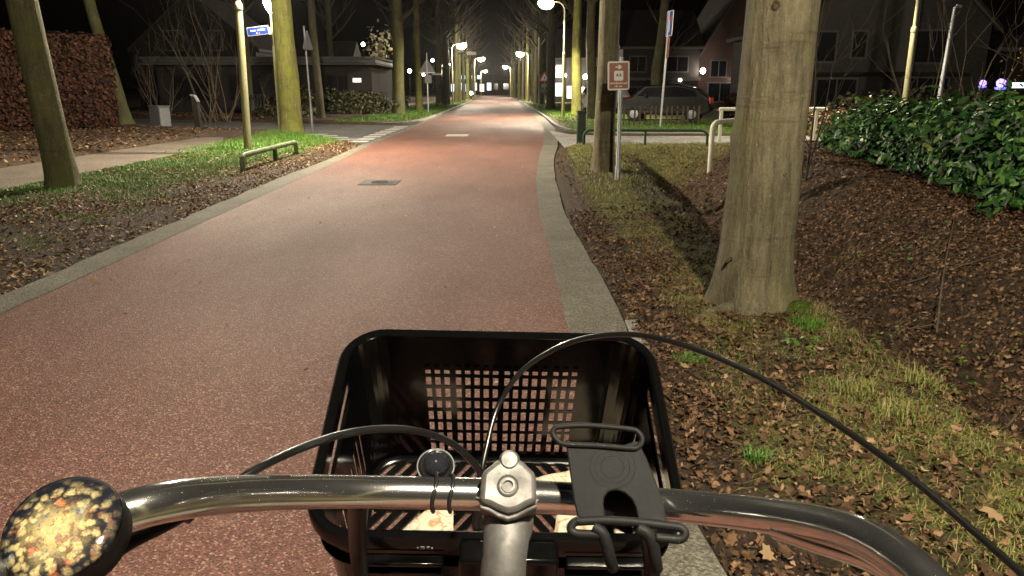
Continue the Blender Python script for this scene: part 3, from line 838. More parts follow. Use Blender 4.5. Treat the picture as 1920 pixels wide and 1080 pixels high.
def blades(name, P, h, w, mat, rnd, lean=.5, parent=None):
    n = len(P); az = RNG.uniform(0, 2 * PI, n)
    d = np.stack([np.cos(az), np.sin(az), np.zeros(n)], 1); s = np.stack([-np.sin(az), np.cos(az), np.zeros(n)], 1)
    ln = RNG.uniform(.1, 1, n)[:, None] * lean
    h = h[:, None]; up = np.array([[0, 0, 1.0]])
    b0 = P - s * w[:, None]; b1 = P + s * w[:, None]
    m0 = P + up * h * .55 + d * h * ln * .35 - s * w[:, None] * .75; m1 = m0 + 1.5 * s * w[:, None]
    t = P + up * h * (1 - .35 * ln) + d * h * ln
    verts = np.stack([b0, b1, m0, m1, t], 1).reshape(-1, 3)
    o = (np.arange(n) * 5)[:, None]
    f = np.concatenate([o + np.array([[0, 1, 3]]), o + np.array([[0, 3, 2]]), o + np.array([[2, 3, 4]])], 0)
    me = np_mesh(name, verts, f); np_attr(me, 'rnd', np.repeat(rnd, 5))
    ob = link(name, me, mat, parent, smooth=180); ob['kind'] = 'stuff'
    return ob
def scatter(n, x0, x1, y0, y1, dens, tries=6):
    out = []
    tot = 0
    for _ in range(tries):
        x = RNG.uniform(x0, x1, n); y = RNG.uniform(y0, y1, n)
        k = RNG.uniform(0, 1, n) < dens(x, y)
        out.append(np.stack([x[k], y[k]], 1)); tot += k.sum()
        if tot >= n: break
    q = np.concatenate(out)[:n]
    return q
def ground_pts(q, dz=0.0):
    return np.stack([q[:, 0], q[:, 1], height(q[:, 0], q[:, 1]) + dz], 1)
def gnorm(q):
    e = .04; x, y = q[:, 0], q[:, 1]
    return np.stack([-(height(x + e, y) - height(x - e, y)) / (2 * e), -(height(x, y + e) - height(x, y - e)) / (2 * e), np.ones(len(q))], 1)
def tree_clear(x, y):
    k = np.ones(len(x))
    for tx, ty, r in ((1.68, 4.98, .3), (-6.62, 11.05, .25), (-7.62, 26.4, .4), (1.67, 13.75, .24)):
        k *= ((x - tx) ** 2 + (y - ty) ** 2) > r * r
    return k
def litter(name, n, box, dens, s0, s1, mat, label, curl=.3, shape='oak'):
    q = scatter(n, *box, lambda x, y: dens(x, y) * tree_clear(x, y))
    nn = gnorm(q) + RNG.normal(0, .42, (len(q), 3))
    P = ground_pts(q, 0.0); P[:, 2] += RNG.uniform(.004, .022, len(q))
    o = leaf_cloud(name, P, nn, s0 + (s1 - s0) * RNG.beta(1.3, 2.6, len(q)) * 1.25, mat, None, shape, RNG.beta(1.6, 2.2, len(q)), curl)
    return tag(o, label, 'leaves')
def dr_(x, y): return x - rout(y)
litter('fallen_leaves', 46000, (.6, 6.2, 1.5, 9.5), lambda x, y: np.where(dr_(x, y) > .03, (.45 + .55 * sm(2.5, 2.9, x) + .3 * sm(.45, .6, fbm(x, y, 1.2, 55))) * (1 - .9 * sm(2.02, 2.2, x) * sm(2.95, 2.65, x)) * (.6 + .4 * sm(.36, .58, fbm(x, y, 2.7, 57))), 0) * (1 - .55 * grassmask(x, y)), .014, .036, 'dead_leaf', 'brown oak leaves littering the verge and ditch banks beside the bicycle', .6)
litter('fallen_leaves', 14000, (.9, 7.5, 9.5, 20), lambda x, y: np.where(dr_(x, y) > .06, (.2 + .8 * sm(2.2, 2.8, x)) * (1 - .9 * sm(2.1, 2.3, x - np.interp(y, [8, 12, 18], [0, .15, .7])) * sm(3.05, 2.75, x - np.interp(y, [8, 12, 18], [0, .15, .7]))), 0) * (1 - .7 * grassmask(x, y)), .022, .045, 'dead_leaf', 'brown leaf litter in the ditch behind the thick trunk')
litter('fallen_leaves', 15000, (-7.6, -3.7, 4, 22), lambda x, y: np.where(lout(y) - x > .02, .18 + .8 * sm(.40, .60, fbm(x, y, 1.1, 66)), 0) * (1 - .9 * grassmask(x, y)), .016, .04, 'pale_dead_leaf', 'pale brown leaves strewn along the left road verge', .4)
litter('fallen_leaves', 9000, (-20, -9.8, 9, 31), lambda x, y: (y < sln(x) - .3) * (.3 + .7 * fbm(x, y, .8, 5)), .035, .075, 'dead_leaf', 'dark leaf litter on the bed in front of the russet hedge', .4)
litter('fallen_leaves', 5000, (-30, -6, 34, 52), lambda x, y: (y > slf(x) + .3) * (x < -10.5) * .8, .05, .1, 'dead_leaf', 'dark leaf litter across the side street in front of the house', .4)
litter('leaf_crumbs', 20000, (.5, 3.2, 1.5, 8.5), lambda x, y: np.where(dr_(x, y) > -.05, .5 + .5 * fbm(x, y, 2., 15), 0), .005, .016, 'dead_leaf', 'crumbled leaf bits over the dark soil beside the gutter', .5, 'oval')
litter('leaf_crumbs', 8000, (-6.2, -3.6, 4, 16), lambda x, y: np.where(lout(y) - x > -.04, .5 + .5 * fbm(x, y, 2., 16), 0), .008, .02, 'pale_dead_leaf', 'crumbled leaf bits along the left gutter edge', .5, 'oval')
qr = scatter(150, -3.4, .3, 3, 16, lambda x, y: .25 + .75 * sm(1.2, .2, np.minimum(x - ledge(y), redge(y) - x)))
tag(leaf_cloud('road_scraps', np.stack([qr[:, 0], qr[:, 1], np.full(len(qr), .008)], 1), RNG.normal(0, .25, (len(qr), 3)) + [0, 0, 1], RNG.uniform(.006, .02, len(qr)), 'pale_dead_leaf', None, 'oak', None, .5), 'scattered leaf scraps lying on the red road', 'leaves')
# single leaves and scraps one can point at
def one_leaf(p, s, label, nrm=(0, -.2, 1)):
    P = np.array([p], float)
    o = leaf_cloud('fallen_leaf', P, np.array([nrm], float), np.array([s]), 'pale_dead_leaf', None, 'oak', np.array([.62]), .5, None)
    tag(o, label, 'leaf', 'single fallen leaves')
one_leaf((*gnd(182, 531)[:2], .016), .045, 'single dry leaf lying on the red road near the left gutter', (.3, -.6, 1))
q = gnd(1860, 985, .05); one_leaf((q.x, q.y, float(height(q.x, q.y)) + .035), .055, 'large pale oak leaf lying beside the brake cable at the lower right')
q = gnd(1440, 1035, .05); one_leaf((q.x, q.y, float(height(q.x, q.y)) + .03), .05, 'pale curled oak leaf just below the right half of the handlebar')
q = gnd(1285, 690, .05); one_leaf((q.x, q.y, float(height(q.x, q.y)) + .035), .04, 'light tan leaf beside the basket rim near a green tuft')

def turf(name, n, box, mat, h0, h1, w, label, pw=1.0, lean=.7, dens=None, rsh=(2, 2)):
    d = dens or (lambda x, y: grassmask(x, y) ** pw)
    q = scatter(n, *box, lambda x, y: d(x, y) * tree_clear(x, y))
    P = ground_pts(q, -.004)
    h = RNG.uniform(h0, h1, len(q)) * RNG.uniform(.6, 1.1, len(q))
    o = blades(name, P, h, np.full(len(q), w), mat, RNG.beta(*rsh, len(q)), lean)
    return tag(o, label, 'grass')
turf('grass', 24000, (.75, 2.6, 2.0, 10), 'grass_blade', .02, .07, .0013, 'thin yellowish grass on the verge between gutter and ditch', 1.3, 2.6, lambda x, y: grassmask(x, y) * sm(.32, .6, fbm(x, y, 4.5, 92)), rsh=(1.8, 1.6))
turf('grass', 9000, (.8, 5.0, 1.7, 7), 'grass_blade', .05, .14, .0013, 'long straggly grass among the leaves beside the bicycle', 1, 2.4, lambda x, y: np.where(dr_(x, y) > .25, sm(.56, .68, fbm(x, y, 1.7, 71)) * sm(3.3, 2.6, x), 0), rsh=(1.6, 1.8))
turf('grass', 20000, (.9, 6.5, 10, 21), 'grass_blade', .04, .09, .004, 'mossy yellow-green grass around the brown sign', 1.0, .9, rsh=(1.6, 1.6))
turf('grass', 42000, (-8.2, -4, 4, 18), 'lush_grass', .03, .075, .0035, 'green grass on the left verge beside the footpath', 1.0, .9)
turf('grass', 16000, (-9, -4, 17, 28), 'lush_grass', .05, .1, .006, 'green grass around the mossy trunk', 1.0, .9)
turf('grass', 16000, (1.4, 16, 25, 36), 'lush_grass', .05, .12, .008, 'bright green grass strip across the right side street', 1.0, .8)
turf('grass', 14000, (1.4, 7, 34, 80), 'lush_grass', .06, .13, .014, 'far green verge right of the road', 1.0, .8)
turf('grass', 14000, (-9.5, -4.2, 34, 90), 'lush_grass', .06, .13, .014, 'far green verge left of the road', 1.0, .8)
def tuft(px, py, n, h, label, mat='lush_grass', r=.06, z=.06):
    c = gnd(px, py, z); a = RNG.uniform(0, 2 * PI, n); rr = r * np.sqrt(RNG.uniform(0, 1, n))
    q = np.stack([c.x + rr * np.cos(a), c.y + rr * np.sin(a)], 1)
    o = blades('grass_tuft', ground_pts(q, -.005), RNG.uniform(h * .4, h, n), np.full(n, .0022), mat, RNG.beta(2, 1.5, n), 1.0)
    del o['kind']; tag(o, label, 'grass tuft', 'grass tufts')
tuft(1300, 668, 260, .075, 'bright green grass tuft beside the basket rim', r=.1)
tuft(1420, 858, 130, .085, 'small green grass tuft above the right handlebar in dark soil', r=.05)
tuft(1515, 612, 320, .10, 'dense green grass tuft at the foot of the thick trunk', r=.10, z=.08)
tuft(1730, 725, 120, .13, 'tall thin grass tuft at the ditch edge', 'grass_blade', .09)
tuft(1680, 790, 200, .10, 'yellowish grass tuft halfway along the right brake cable', 'grass_blade', .12)
tuft(1600, 735, 180, .09, 'pale grass tuft just above the right brake cable', 'grass_blade', .1)
q = gnd(822, 205); P0 = np.array([[q.x, q.y]]) + RNG.normal(0, .3, (500, 2))
o = blades('grass_tuft', ground_pts(P0, 0), RNG.uniform(.2, .5, 500), np.full(500, .02), 'lush_grass', RNG.uniform(.4, 1, 500), .8)
del o['kind']; tag(o, 'rounded clump of tall grass on the far left verge', 'grass tuft', 'grass tufts')
# sticks on the banks
def stick(pts, r, label):
    P = [Vector((p[0], p[1], float(height(p[0], p[1])) + p[2])) for p in pts]
    tag(MB().tube(catmull(P, 4), np.linspace(r, r * .4, 4 * (len(P) - 1) + 1).tolist(), 6).build('stick', 'twig', smooth=180), label, 'stick', 'dead sticks on the ditch bank')
stick([(3.35, 5.6, .03), (3.75, 6.3, .04), (4.25, 7.1, .05)], .009, 'long bare stick leaning up the leafy bank right of the thick trunk')
stick([(4.0, 5.2, .02), (4.02, 5.4, .14), (4.05, 5.6, .3)], .008, 'short upright stick on the leafy bank near the laurel')
stick([(3.2, 5.9, .02), (3.5, 5.7, .03), (3.75, 5.35, .02)], .007, 'thin stick lying across the leafy bank')
stick([(2.25, 4.7, .02), (2.4, 4.45, .04), (2.42, 4.1, .02)], .010, 'bent stick at the ditch edge below the thick trunk')
stick([(.95, 6.2, .01), (1.1, 6.0, .012), (1.12, 5.75, .01)], .005, 'curved twig in the dark soil beside the gutter')
stick([(1.05, 2.0, .012), (1.12, 1.85, .015), (1.1, 1.7, .01)], .006, 'forked twig on dark soil below the handlebar')
stick([(3.6, 6.6, .02), (3.9, 6.2, .05), (4.3, 6.0, .03)], .008, 'pale stick lying level on the leafy bank under the laurel')
stick([(3.1, 7.2, .02), (3.6, 7.6, .04), (4.4, 7.9, .06)], .007, 'slender stick just right of the thick trunk on the upper bank')
stick([(2.1, 3.5, .03), (2.35, 3.7, .03), (2.6, 3.75, .02)], .006, 'dry stalk lying at the ditch edge near the brake cable')
stick([(3.1, 4.3, .03), (3.5, 4.5, .04), (3.9, 4.45, .05)], .007, 'dark stick on the lower bank at the right edge')
def weed(px, py, z, n, r, label):
    c = gnd(px, py, z); q = np.stack([c.x + RNG.normal(0, r, n), c.y + RNG.normal(0, r, n)], 1)
    P = ground_pts(q); P[:, 2] += RNG.uniform(.01, .09, n)
    o = leaf_cloud('weed', P, RNG.normal(0, .5, (n, 3)) + [0, 0, 1], RNG.uniform(.010, .024, n), 'lush_grass', None, 'oval', None, .3)
    tag(o, label, 'weed', 'small weeds on the ditch bank')
weed(1655, 610, -.4, 26, .07, 'small pale green weed at the bottom of the ditch')
weed(1760, 655, -.35, 30, .08, 'low green seedlings on the leafy bank above the brake cable')
weed(1580, 480, -.2, 24, .09, 'small weed on the bank close to the thick trunk')
weed(1850, 620, -.1, 50, .18, 'patch of dark green ivy at the right edge of the bank')
weed(1720, 470, .0, 40, .14, 'green weed patch on the upper bank below the laurel')
weed(1500, 660, .05, 20, .07, 'few green leaves in the verge below the thick trunk')
# ditch water
tag(MB().add([(2.4, 3.2, -.66), (2.85, 3.2, -.66), (2.85, 8, -.66), (2.4, 8, -.66)], [(0, 1, 2, 3)]).build('ditch_water', 'window_glass', smooth=0), kind='structure')

# ------------------------------------------------------------------ hedges and shrubs
# laurel
def laurel():
    t = thing('laurel_hedge', 'glossy dark green laurel hedge at the top of the right ditch bank', 'hedge', (5.4, 9.5, .3))
    W0 = WM[t.name].inverted()
    spine = np.array([(5.45, 6.7), (5.6, 7.6), (5.8, 8.9), (6.05, 10.7), (6.3, 12.6), (6.35, 14.6)])
    hh = np.array([.95, .92, .86, .80, .72, .5]); ww = np.array([.9, .9, .85, .8, .75, .5])
    n = 12000
    s = RNG.uniform(0, 1, n) ** .95; k = s * (len(spine) - 1)
    i0 = np.minimum(k.astype(int), len(spine) - 2); fr = (k - i0)[:, None]
    c = spine[i0] * (1 - fr) + spine[i0 + 1] * fr
    h = np.interp(k, range(6), hh); w = np.interp(k, range(6), ww)
    ang = RNG.uniform(-.25 * PI, 1.15 * PI, n)         # around cross section: 0 = right, pi = towards the road
    lump = .52 + .95 * fbm(s * 9, ang * 1.3, 1.7, 90)
    rr = RNG.uniform(.45, 1.0, n) ** .6 * lump * RNG.choice([1, 1, 1, 1, 1.16], n)
    lat = np.cos(ang) * w * rr; z = np.abs(np.sin(ang)) ** .8 * h * rr * np.sign(np.sin(ang) + .2)
    gz = height(c[:, 0] + lat, c[:, 1])
    P = np.stack([c[:, 0] + lat, c[:, 1], gz + .12 + np.maximum(z, 0)], 1)
    N = np.stack([np.cos(ang), RNG.normal(0, .5, n) - .25, np.sin(ang) * .6 + .55], 1) + RNG.normal(0, .45, (n, 3))
    Pl = P - np.array(t.location)
    d = np.linalg.norm(P[:, :2], axis=1) + 2.5 * (np.cos(ang) > 0) + .6 * (1 - rr)
    order = np.argsort(d); near = order[:300]; rest = order[300:]
    leaf_cloud('foliage', Pl[rest], N[rest], RNG.uniform(.034, .078, len(rest)), 'laurel_leaf', t, 'laurel', None, .3)
    protos = []
    for q in range(3):
        o = leaf_cloud('leaf', np.zeros((1, 3)), np.array([[0, 0, 1.0]]), np.array([1.0]), 'laurel_leaf', None, 'laurel', np.array([.35 + .3 * q]), .3, None)
        protos.append(o.data); bpy.data.objects.remove(o)
    for q, i in enumerate(near):
        o = bpy.data.objects.new('leaf', protos[q % 3]); COL.objects.link(o); o.parent = t
        m = frame(Vector(Pl[i]), Vector(RNG.normal(0, 1, 3)), Vector(N[i])); sc_ = float(RNG.uniform(.045, .068))
        o.matrix_local = m @ Matrix.Scale(sc_, 4)
    st = MB(); rng = random.Random(3)
    for q in range(26):
        f = rng.uniform(0, 4.9); i = int(f); b = spine[i] * (1 - f + i) + spine[i + 1] * (f - i)
        z0 = float(height(b[0], b[1])) - .3
        p0 = Vector((b[0] + rng.uniform(-.2, .2), b[1], z0)) - t.location
        p1 = p0 + Vector((rng.uniform(-.5, .4), rng.uniform(-.4, .4), rng.uniform(.8, 1.2)))
        MB().tube([p0, (p0 + p1) / 2 + Vector((rng.uniform(-.1, .1), 0, .05)), p1], [.018, .013, .006], 6).build('stem', 'twig_dark', t, smooth=180)
laurel()
def beech():
    t = thing('beech_hedge', 'tall clipped hedge of russet dry beech leaves on the left', 'hedge', (-16.3, 27.2, 0))
    a = Vector((-14.75, 28.6, 0)); b = Vector((-21.5, 21.0, 0)); d = (b - a); L = d.length; d.normalize(); nr = Vector((d.y, -d.x, 0))
    if nr.y > 0: nr = -nr
    H = 3.35; T = 1.1
    R = Matrix.Rotation(math.atan2(d.y, d.x), 3, 'Z')
    c = a + d * L / 2 - nr * T / 2
    MB().box(c + Vector((0, 0, H / 2 + .1)), (L - .25, T - .3, H - .35), R).build('twig_core', 'twig_dark', t, world=True, smooth=0)
    n1, n2, n3 = 15000, 2600, 3000
    def face(n, u, v, o, n_):
        return o + u, n_
    P = []; N = []
    s = RNG.uniform(0, L, n1); z = RNG.uniform(.15, H, n1); off = RNG.uniform(-.2, .10, n1) + .22 * (fbm(s, z, 1.3, 40) - .5)
    A = np.array(a); D = np.array(d); NN = np.array(nr)
    P.append(A + s[:, None] * D + off[:, None] * NN + np.stack([z * 0, z * 0, z], 1)); N.append(np.repeat(NN[None] + [[0, 0, .5]], n1, 0))
    w = RNG.uniform(0, T, n2); z = RNG.uniform(.15, H, n2); off = RNG.uniform(-.2, .1, n2) + .2 * (fbm(w, z, 1.5, 41) - .5)
    P.append(A - w[:, None] * NN - off[:, None] * D + np.stack([z * 0, z * 0, z], 1)); N.append(np.repeat(-D[None] + [[0, 0, .5]], n2, 0))
    s = RNG.uniform(0, L, n3); w = RNG.uniform(0, T, n3); zz = H + RNG.uniform(-.15, .12, n3) + .25 * (fbm(s, w, .9, 43) - .5)
    P.append(A + s[:, None] * D - w[:, None] * NN + np.stack([zz * 0, zz * 0, zz], 1)); N.append(np.repeat(np.array([[0, 0, 1.0]]), n3, 0))
    P = np.concatenate(P) - np.array(t.location); N = np.concatenate(N) + RNG.normal(0, .5, (len(P), 3))
    leaf_cloud('foliage', P, N, RNG.uniform(.055, .10, len(P)), 'beech_leaf', t, 'oval', None, .4)
beech()
def mound(name, label, cat, c, rx, ry, h, n, size, mat, rz=0, shape='oval', core=True, group=None):
    t = thing(name, label, cat, c, rz, group)
    d = RNG.normal(size=(n, 3)); d[:, 2] = np.abs(d[:, 2]); d /= np.linalg.norm(d, axis=1, keepdims=True)
    r = RNG.uniform(.7, 1.0, n) * (.75 + .5 * fbm(d[:, 0] * 3 + 9, d[:, 1] * 3 + d[:, 2] * 2, 1.2, 77))
    dd = np.sign(d) * np.abs(d) ** .6
    P = dd * r[:, None] * np.array([rx, ry, h])
    leaf_cloud('foliage', P, d + RNG.normal(0, .5, (n, 3)), RNG.uniform(size * .7, size * 1.2, n), mat, t, shape)
    st = MB(); rng = random.Random(n)
    for q in range(14):
        p0 = Vector((rng.uniform(-.6, .6) * rx, rng.uniform(-.5, .5) * ry, -.1)); p1 = p0 + Vector((rng.uniform(-.3, .3), rng.uniform(-.3, .3), h * .85))
        MB().tube([p0, (p0 + p1) / 2, p1], [.03, .02, .008], 5).build('stem', 'twig_dark', t, smooth=180)
    return t
mound('low_hedge', 'low dull green hedge across the side street on the left', 'hedge', (-11.0, 45, 0), 4.2, .9, 1.45, 5000, .09, 'dull_foliage', -.12)
mound('low_hedge', 'dull hedge further back behind the first avenue trunk on the left', 'hedge', (-10.5, 58, 0), 3.0, 1.0, 1.5, 2500, .11, 'dull_foliage', -.3)
mound('garden_hedge', 'dark brownish hedge in front of the brick houses behind the white rails', 'hedge', (14.6, 38, 0), 4.4, .9, 1.55, 5000, .1, 'beech_leaf', .05)
mound('garden_hedge', 'dark shrubs under the gabled house behind the laurel', 'hedge', (16.5, 30, 0), 4.0, 1.2, 1.5, 3500, .1, 'dull_foliage', .0)
mound('garden_hedge', 'dark green shrubs behind the laurel at the far right', 'hedge', (13.0, 16.5, .2), 3.0, 2.2, 1.15, 5000, .06, 'laurel_leaf', .3, 'laurel')
mound('tangled_bush', 'brown tangled bush right behind the thick trunk', 'bush', (10.4, 25.2, 0), 1.0, .7, .9, 900, .06, 'dead_leaf', .3)
mound('rhododendron', 'low dark shrubs at the foot of the far left trunks', 'bush', (-12.2, 41.5, 0), 1.8, .8, .75, 900, .09, 'dull_foliage', .3)
# pale lit shrub between the left trunks
q = at(712, 100, 58)
ps = thing('pale_shrub', 'pale lit foliage between dark trunks on the left', 'shrub', (q.x, q.y, 0))
n = 260; P = np.stack([RNG.normal(0, .45, n), RNG.normal(0, .4, n), q.z + RNG.normal(0, .85, n)], 1)
leaf_cloud('foliage', P, RNG.normal(0, 1, (n, 3)) + [0, -.5, .3], RNG.uniform(.10, .2, n), 'pale_foliage', ps, 'oval')
MB().tube([(0, 0, -.1), (.1, 0, 1.5), (0, 0, 3), (.1, 0, q.z + .6)], [.12, .1, .08, .04], 8).build('trunk', 'bark_plain', ps, smooth=180)
# multi-stem bare shrub
def bare_shrub(label, c, n, H, spread, seed, r=.035, mat='twig'):
    t = thing('bare_shrub', label, 'shrub', c); rng = random.Random(seed); mb = MB()
    for i in range(n):
        a = rng.uniform(0, 2 * PI); p = Vector((rng.uniform(-.35, .35) * spread, rng.uniform(-.3, .3), -.1))
        d = Vector((math.cos(a) * .35 * spread, math.sin(a) * .3, 1)).normalized()
        mb = MB(); branch(mb, p, d, H * rng.uniform(.7, 1.1), r * rng.uniform(.6, 1.1), 2, rng, 6)
        mb.build('stem', mat, t, smooth=180)
    return t
bare_shrub('tall many-stemmed bare shrub behind the grey cabinet', (-13.9, 36.2, 0), 12, 4.6, 1.5, 5)
bare_shrub('smaller bare shrub left of the house front', (-17.5, 38.5, 0), 8, 3.4, 1.4, 9, .03)
bare_shrub('thin bare sapling right behind the thick trunk', (4.3, 11.0, .1), 3, 2.6, .35, 12, .022, 'twig_dark')
bare_shrub('bare twiggy shrub in front of the gabled house', (11.2, 19.5, .1), 7, 3.6, 2.0, 21, .022)
bare_shrub('bare branching shrub at the far right behind the laurel', (11.4, 13.8, .2), 6, 3.3, 2.2, 33, .022)
bare_shrub('bare spindly shrub beside the black post', (-11.3, 37.5, 0), 6, 2.6, 1.2, 15, .028)
fs_ = bare_shrub('slender shrub with small yellow buds above the laurel', (9.5, 14.0, .2), 3, 2.0, .6, 44, .014)
n = 170; P = np.stack([RNG.normal(0, .3, n), RNG.normal(0, .2, n), RNG.uniform(.9, 2.1, n)], 1)
leaf_cloud('buds', P, RNG.normal(0, 1, (n, 3)), RNG.uniform(.018, .04, n), 'yellow_bud', fs_, 'oval')

# ------------------------------------------------------------------ rails, posts, bollards
def bent_rail(t, a, b, h, r, mat, name='rail', mids=(), mid_r=None):
    """hoop rail: two rounded ends and posts between"""
    a = Vector(a); b = Vector(b); d = (b - a).normalized(); k = .16
    pts = [a + Vector((0, 0, -.25)), a + Vector((0, 0, h - k))]
    for th in (.4, .8, 1.2): pts.append(a + d * k * (1 - math.cos(th)) + Vector((0, 0, h - k + k * math.sin(th))))
    pts += [a + d * k + Vector((0, 0, h)), (a + b) / 2 + Vector((0, 0, h)), b - d * k + Vector((0, 0, h))]
    for th in (1.2, .8, .4): pts.append(b - d * k * (1 - math.cos(th)) + Vector((0, 0, h - k + k * math.sin(th))))
    pts += [b + Vector((0, 0, h - k)), b + Vector((0, 0, -.25))]
    MB().tube(pts, r, 12).build(name, mat, t, world=True)
    for f in mids:
        p = a.lerp(b, f)
        MB().tube([p + Vector((0, 0, -.25)), p + Vector((0, 0, h - r * .6))], mid_r or r * .9, 10).build('post', 'green_rail_paint' if 'green' in mat or 'worn' in mat else mat, t, world=True)
a = gnd(456, 318, .1); b = gnd(556, 287, .1)
t = thing('tube_rail', 'low mossy green tube rail in the left verge grass', 'rail', a)
bent_rail(t, a, b, .25, .05, 'worn_rail_paint', mids=(.55,))
a = gnd(1094, 276, .02); b = gnd(1325, 277, .02)
t = thing('tube_rail', 'long dark green tube rail along the right side street', 'rail', a)
bent_rail(t, a, b, .44, .035, 'green_rail_paint', mids=(.50,))
t = thing('white_rail', 'cream white bent rail close behind the thick trunk', 'rail', (4.22, 16.05, 0))
bent_rail(t, (4.22, 16.05, -.1), (6.4, 17.6, 0), .93, .055, 'pale_rail_paint', mids=())
t = thing('white_rail', 'cream white rail with square posts across the culvert', 'rail', (6.1, 22.4, 0))
MB().tube([(6.05, 22.4, .95), (9.2, 22.6, .95)], .05, 10).build('rail', 'pale_rail_paint', t, world=True)
for k in range(4): MB().box((6.12 + k * .95, 22.42 + .05 * k, .44), (.09, .09, .95)).build('post', 'pale_rail_paint', t, world=True, bevel=.01)
bo = thing('bollard', 'short dark green bollard at the corner of the right side street', 'bollard', (1.97, 21.7, 0))
MB().box((0, 0, .42), (.24, .24, .9)).build('post', 'bollard_green', bo, bevel=.02)
MB().box((0, 0, .89), (.27, .27, .07)).build('cap', 'bollard_green', bo, bevel=.015)
cb = thing('utility_cabinet', 'grey utility cabinet standing on the leaf bed', 'cabinet', (-13.7, 29.8, 0), -.45)
MB().box((0, 0, .42), (.55, .5, .86)).build('body', 'grey_plastic', cb, bevel=.012)
MB().box((0, 0, .875), (.6, .56, .05)).build('lid', 'grey_plastic', cb, bevel=.012)
MB().box((.285, 0, .42), (.02, .46, .78)).build('door', 'pale_grey_plastic', cb, bevel=.005)
wp = thing('leaning_post', 'black leaning wooden post with slanted top near the cabinet', 'post', (-11.85, 28.9, 0))
MB().prism([(-.11, -.3), (.11, -.3), (.05, 1.05), (-.05, 1.25), (-.17, 1.28)], -.1, .1, frame(Vector((0, 0, 0)), (1, 0, 0), (0, -1, 0))).build('post', 'timber_dark', wp, bevel=.01)
MB().prism([(-.19, 1.285), (-.05, 1.255), (.06, 1.05), (.09, 1.07), (-.03, 1.30), (-.18, 1.33)], -.11, .11, frame(Vector((0, 0, 0)), (1, 0, 0), (0, -1, 0))).build('cap', 'galvanised', wp)

# ------------------------------------------------------------------ signs
def rrect(w, h, r, n=5):
    out = []
    for cx, cy, a0 in ((w / 2 - r, h / 2 - r, 0), (-w / 2 + r, h / 2 - r, PI / 2), (-w / 2 + r, -h / 2 + r, PI), (w / 2 - r, -h / 2 + r, 1.5 * PI)):
        for k in range(n): a = a0 + PI / 2 * k / (n - 1); out.append((cx + r * math.cos(a), cy + r * math.sin(a)))
    return out
def glyph_row(cx, cy, w, h, n, seed):
    """a row of small upright letter strokes, too small to read"""
    rng = random.Random(seed); m = []; x = cx - w / 2; cw = w / n
    for i in range(n):
        if rng.random() > .12:
            hh = h * rng.choice([.62, .62, .7, 1.0]); m.append((x + cw * .42, cy - h / 2 + hh / 2, cw * .62, hh))
        x += cw
    return m
bs = thing('route_sign', 'brown cycle route sign with white arrow on a grey post', 'sign', (1.735, 12.3, 0))
MB().tube([(0, .03, -.3), (0, .03, .28), (0, .03, .30), (0, .03, 2.0)], [.045, .045, .032, .032], 14).build('post', 'galvanised', bs)
q = at(1160, 142, 12.27); fz = q.z
FM = frame(Vector((q.x - 1.735, -.02, fz)), (1, 0, .03), (0, -1, 0))
pl = MB().prism(rrect(.345, .44, .03), 0, .006, FM).build('plate', 'sign_white', bs, smooth=0)
MB().prism(rrect(.295, .39, .012), .006, .009, FM).build('face', 'sign_brown', pl, smooth=0)
MB().prism([(-.05, .122), (.0, .122), (-.012, .1), (.016, .1), (.055, .132), (.016, .165), (-.012, .165), (.0, .142), (-.05, .142)], .009, .012, FM).build('arrow', 'sign_white', pl, smooth=0)
MB().prism(rrect(.145, .15, .02), .009, .012, FM).build('pictogram_panel', 'sign_white', pl, smooth=0)
pic = MB()
for cx in (-.022, .024):
    pic.prism([(cx + .010 * math.cos(a), .028 + .010 * math.sin(a)) for a in np.linspace(0, 2 * PI, 9)[:-1]], .012, .014, FM)
    pic.prism([(cx - .022, -.018), (cx - .006, .02), (cx + .012, .02), (cx + .022, -.018), (cx + .006, -.004), (cx - .006, -.004)], .012, .014, FM)
pic.build('cyclists_pictogram', 'sign_dark', pl, smooth=0)
for row, (cy, w, n_) in enumerate(((-.112, .27, 15), (-.158, .12, 7))):
    g = MB()
    for x, y, a_, b_ in glyph_row(0, cy, w, .03, n_, row + 3): g.prism([(x - a_ / 2, y - b_ / 2), (x + a_ / 2, y - b_ / 2), (x + a_ / 2, y + b_ / 2), (x - a_ / 2, y + b_ / 2)], .009, .012, FM)
    g.build('lettering', 'sign_white', pl, smooth=0)['kind'] = 'stuff'
# blue dead end sign, turned almost edge-on
sx, sy = 5.80, 29.9
be = thing('dead_end_sign', 'tall post with a narrow blue dead-end sign seen nearly edge-on', 'sign', (sx, sy, 0)); be.rotation_euler = (0, .035, 0)
MB().tube([(0, 0, -.3), (0, 0, 4.35)], .045, 12).build('post', 'galvanised', be)
FM = frame(Vector((.03, -.05, 3.92)), (.17, -.985, 0), (-.985, -.17, 0))
p_ = MB().prism(rrect(.62, .92, .05), 0, .012, FM).build('plate', 'sign_white', be, smooth=0)
MB().prism(rrect(.56, .86, .04), .012, .016, FM).build('face', 'sign_blue', p_, smooth=0)
MB().prism([(-.06, -.3), (.06, -.3), (.06, .12), (-.06, .12)], .016, .019, FM).build('stem_mark', 'sign_white', p_, smooth=0)
MB().prism([(-.2, .12), (.2, .12), (.2, .24), (-.2, .24)], .016, .019, FM).build('bar_mark', 'sign_red', p_, smooth=0)
# the face must look towards the camera side
FM2 = frame(Vector((.03, -.05, 3.05)), (.12, -.99, 0), (-.99, -.12, 0))
MB().prism(rrect(.3, .75, .02), 0, .012, FM2).build('lower_plate', 'sign_brown', be, smooth=0)
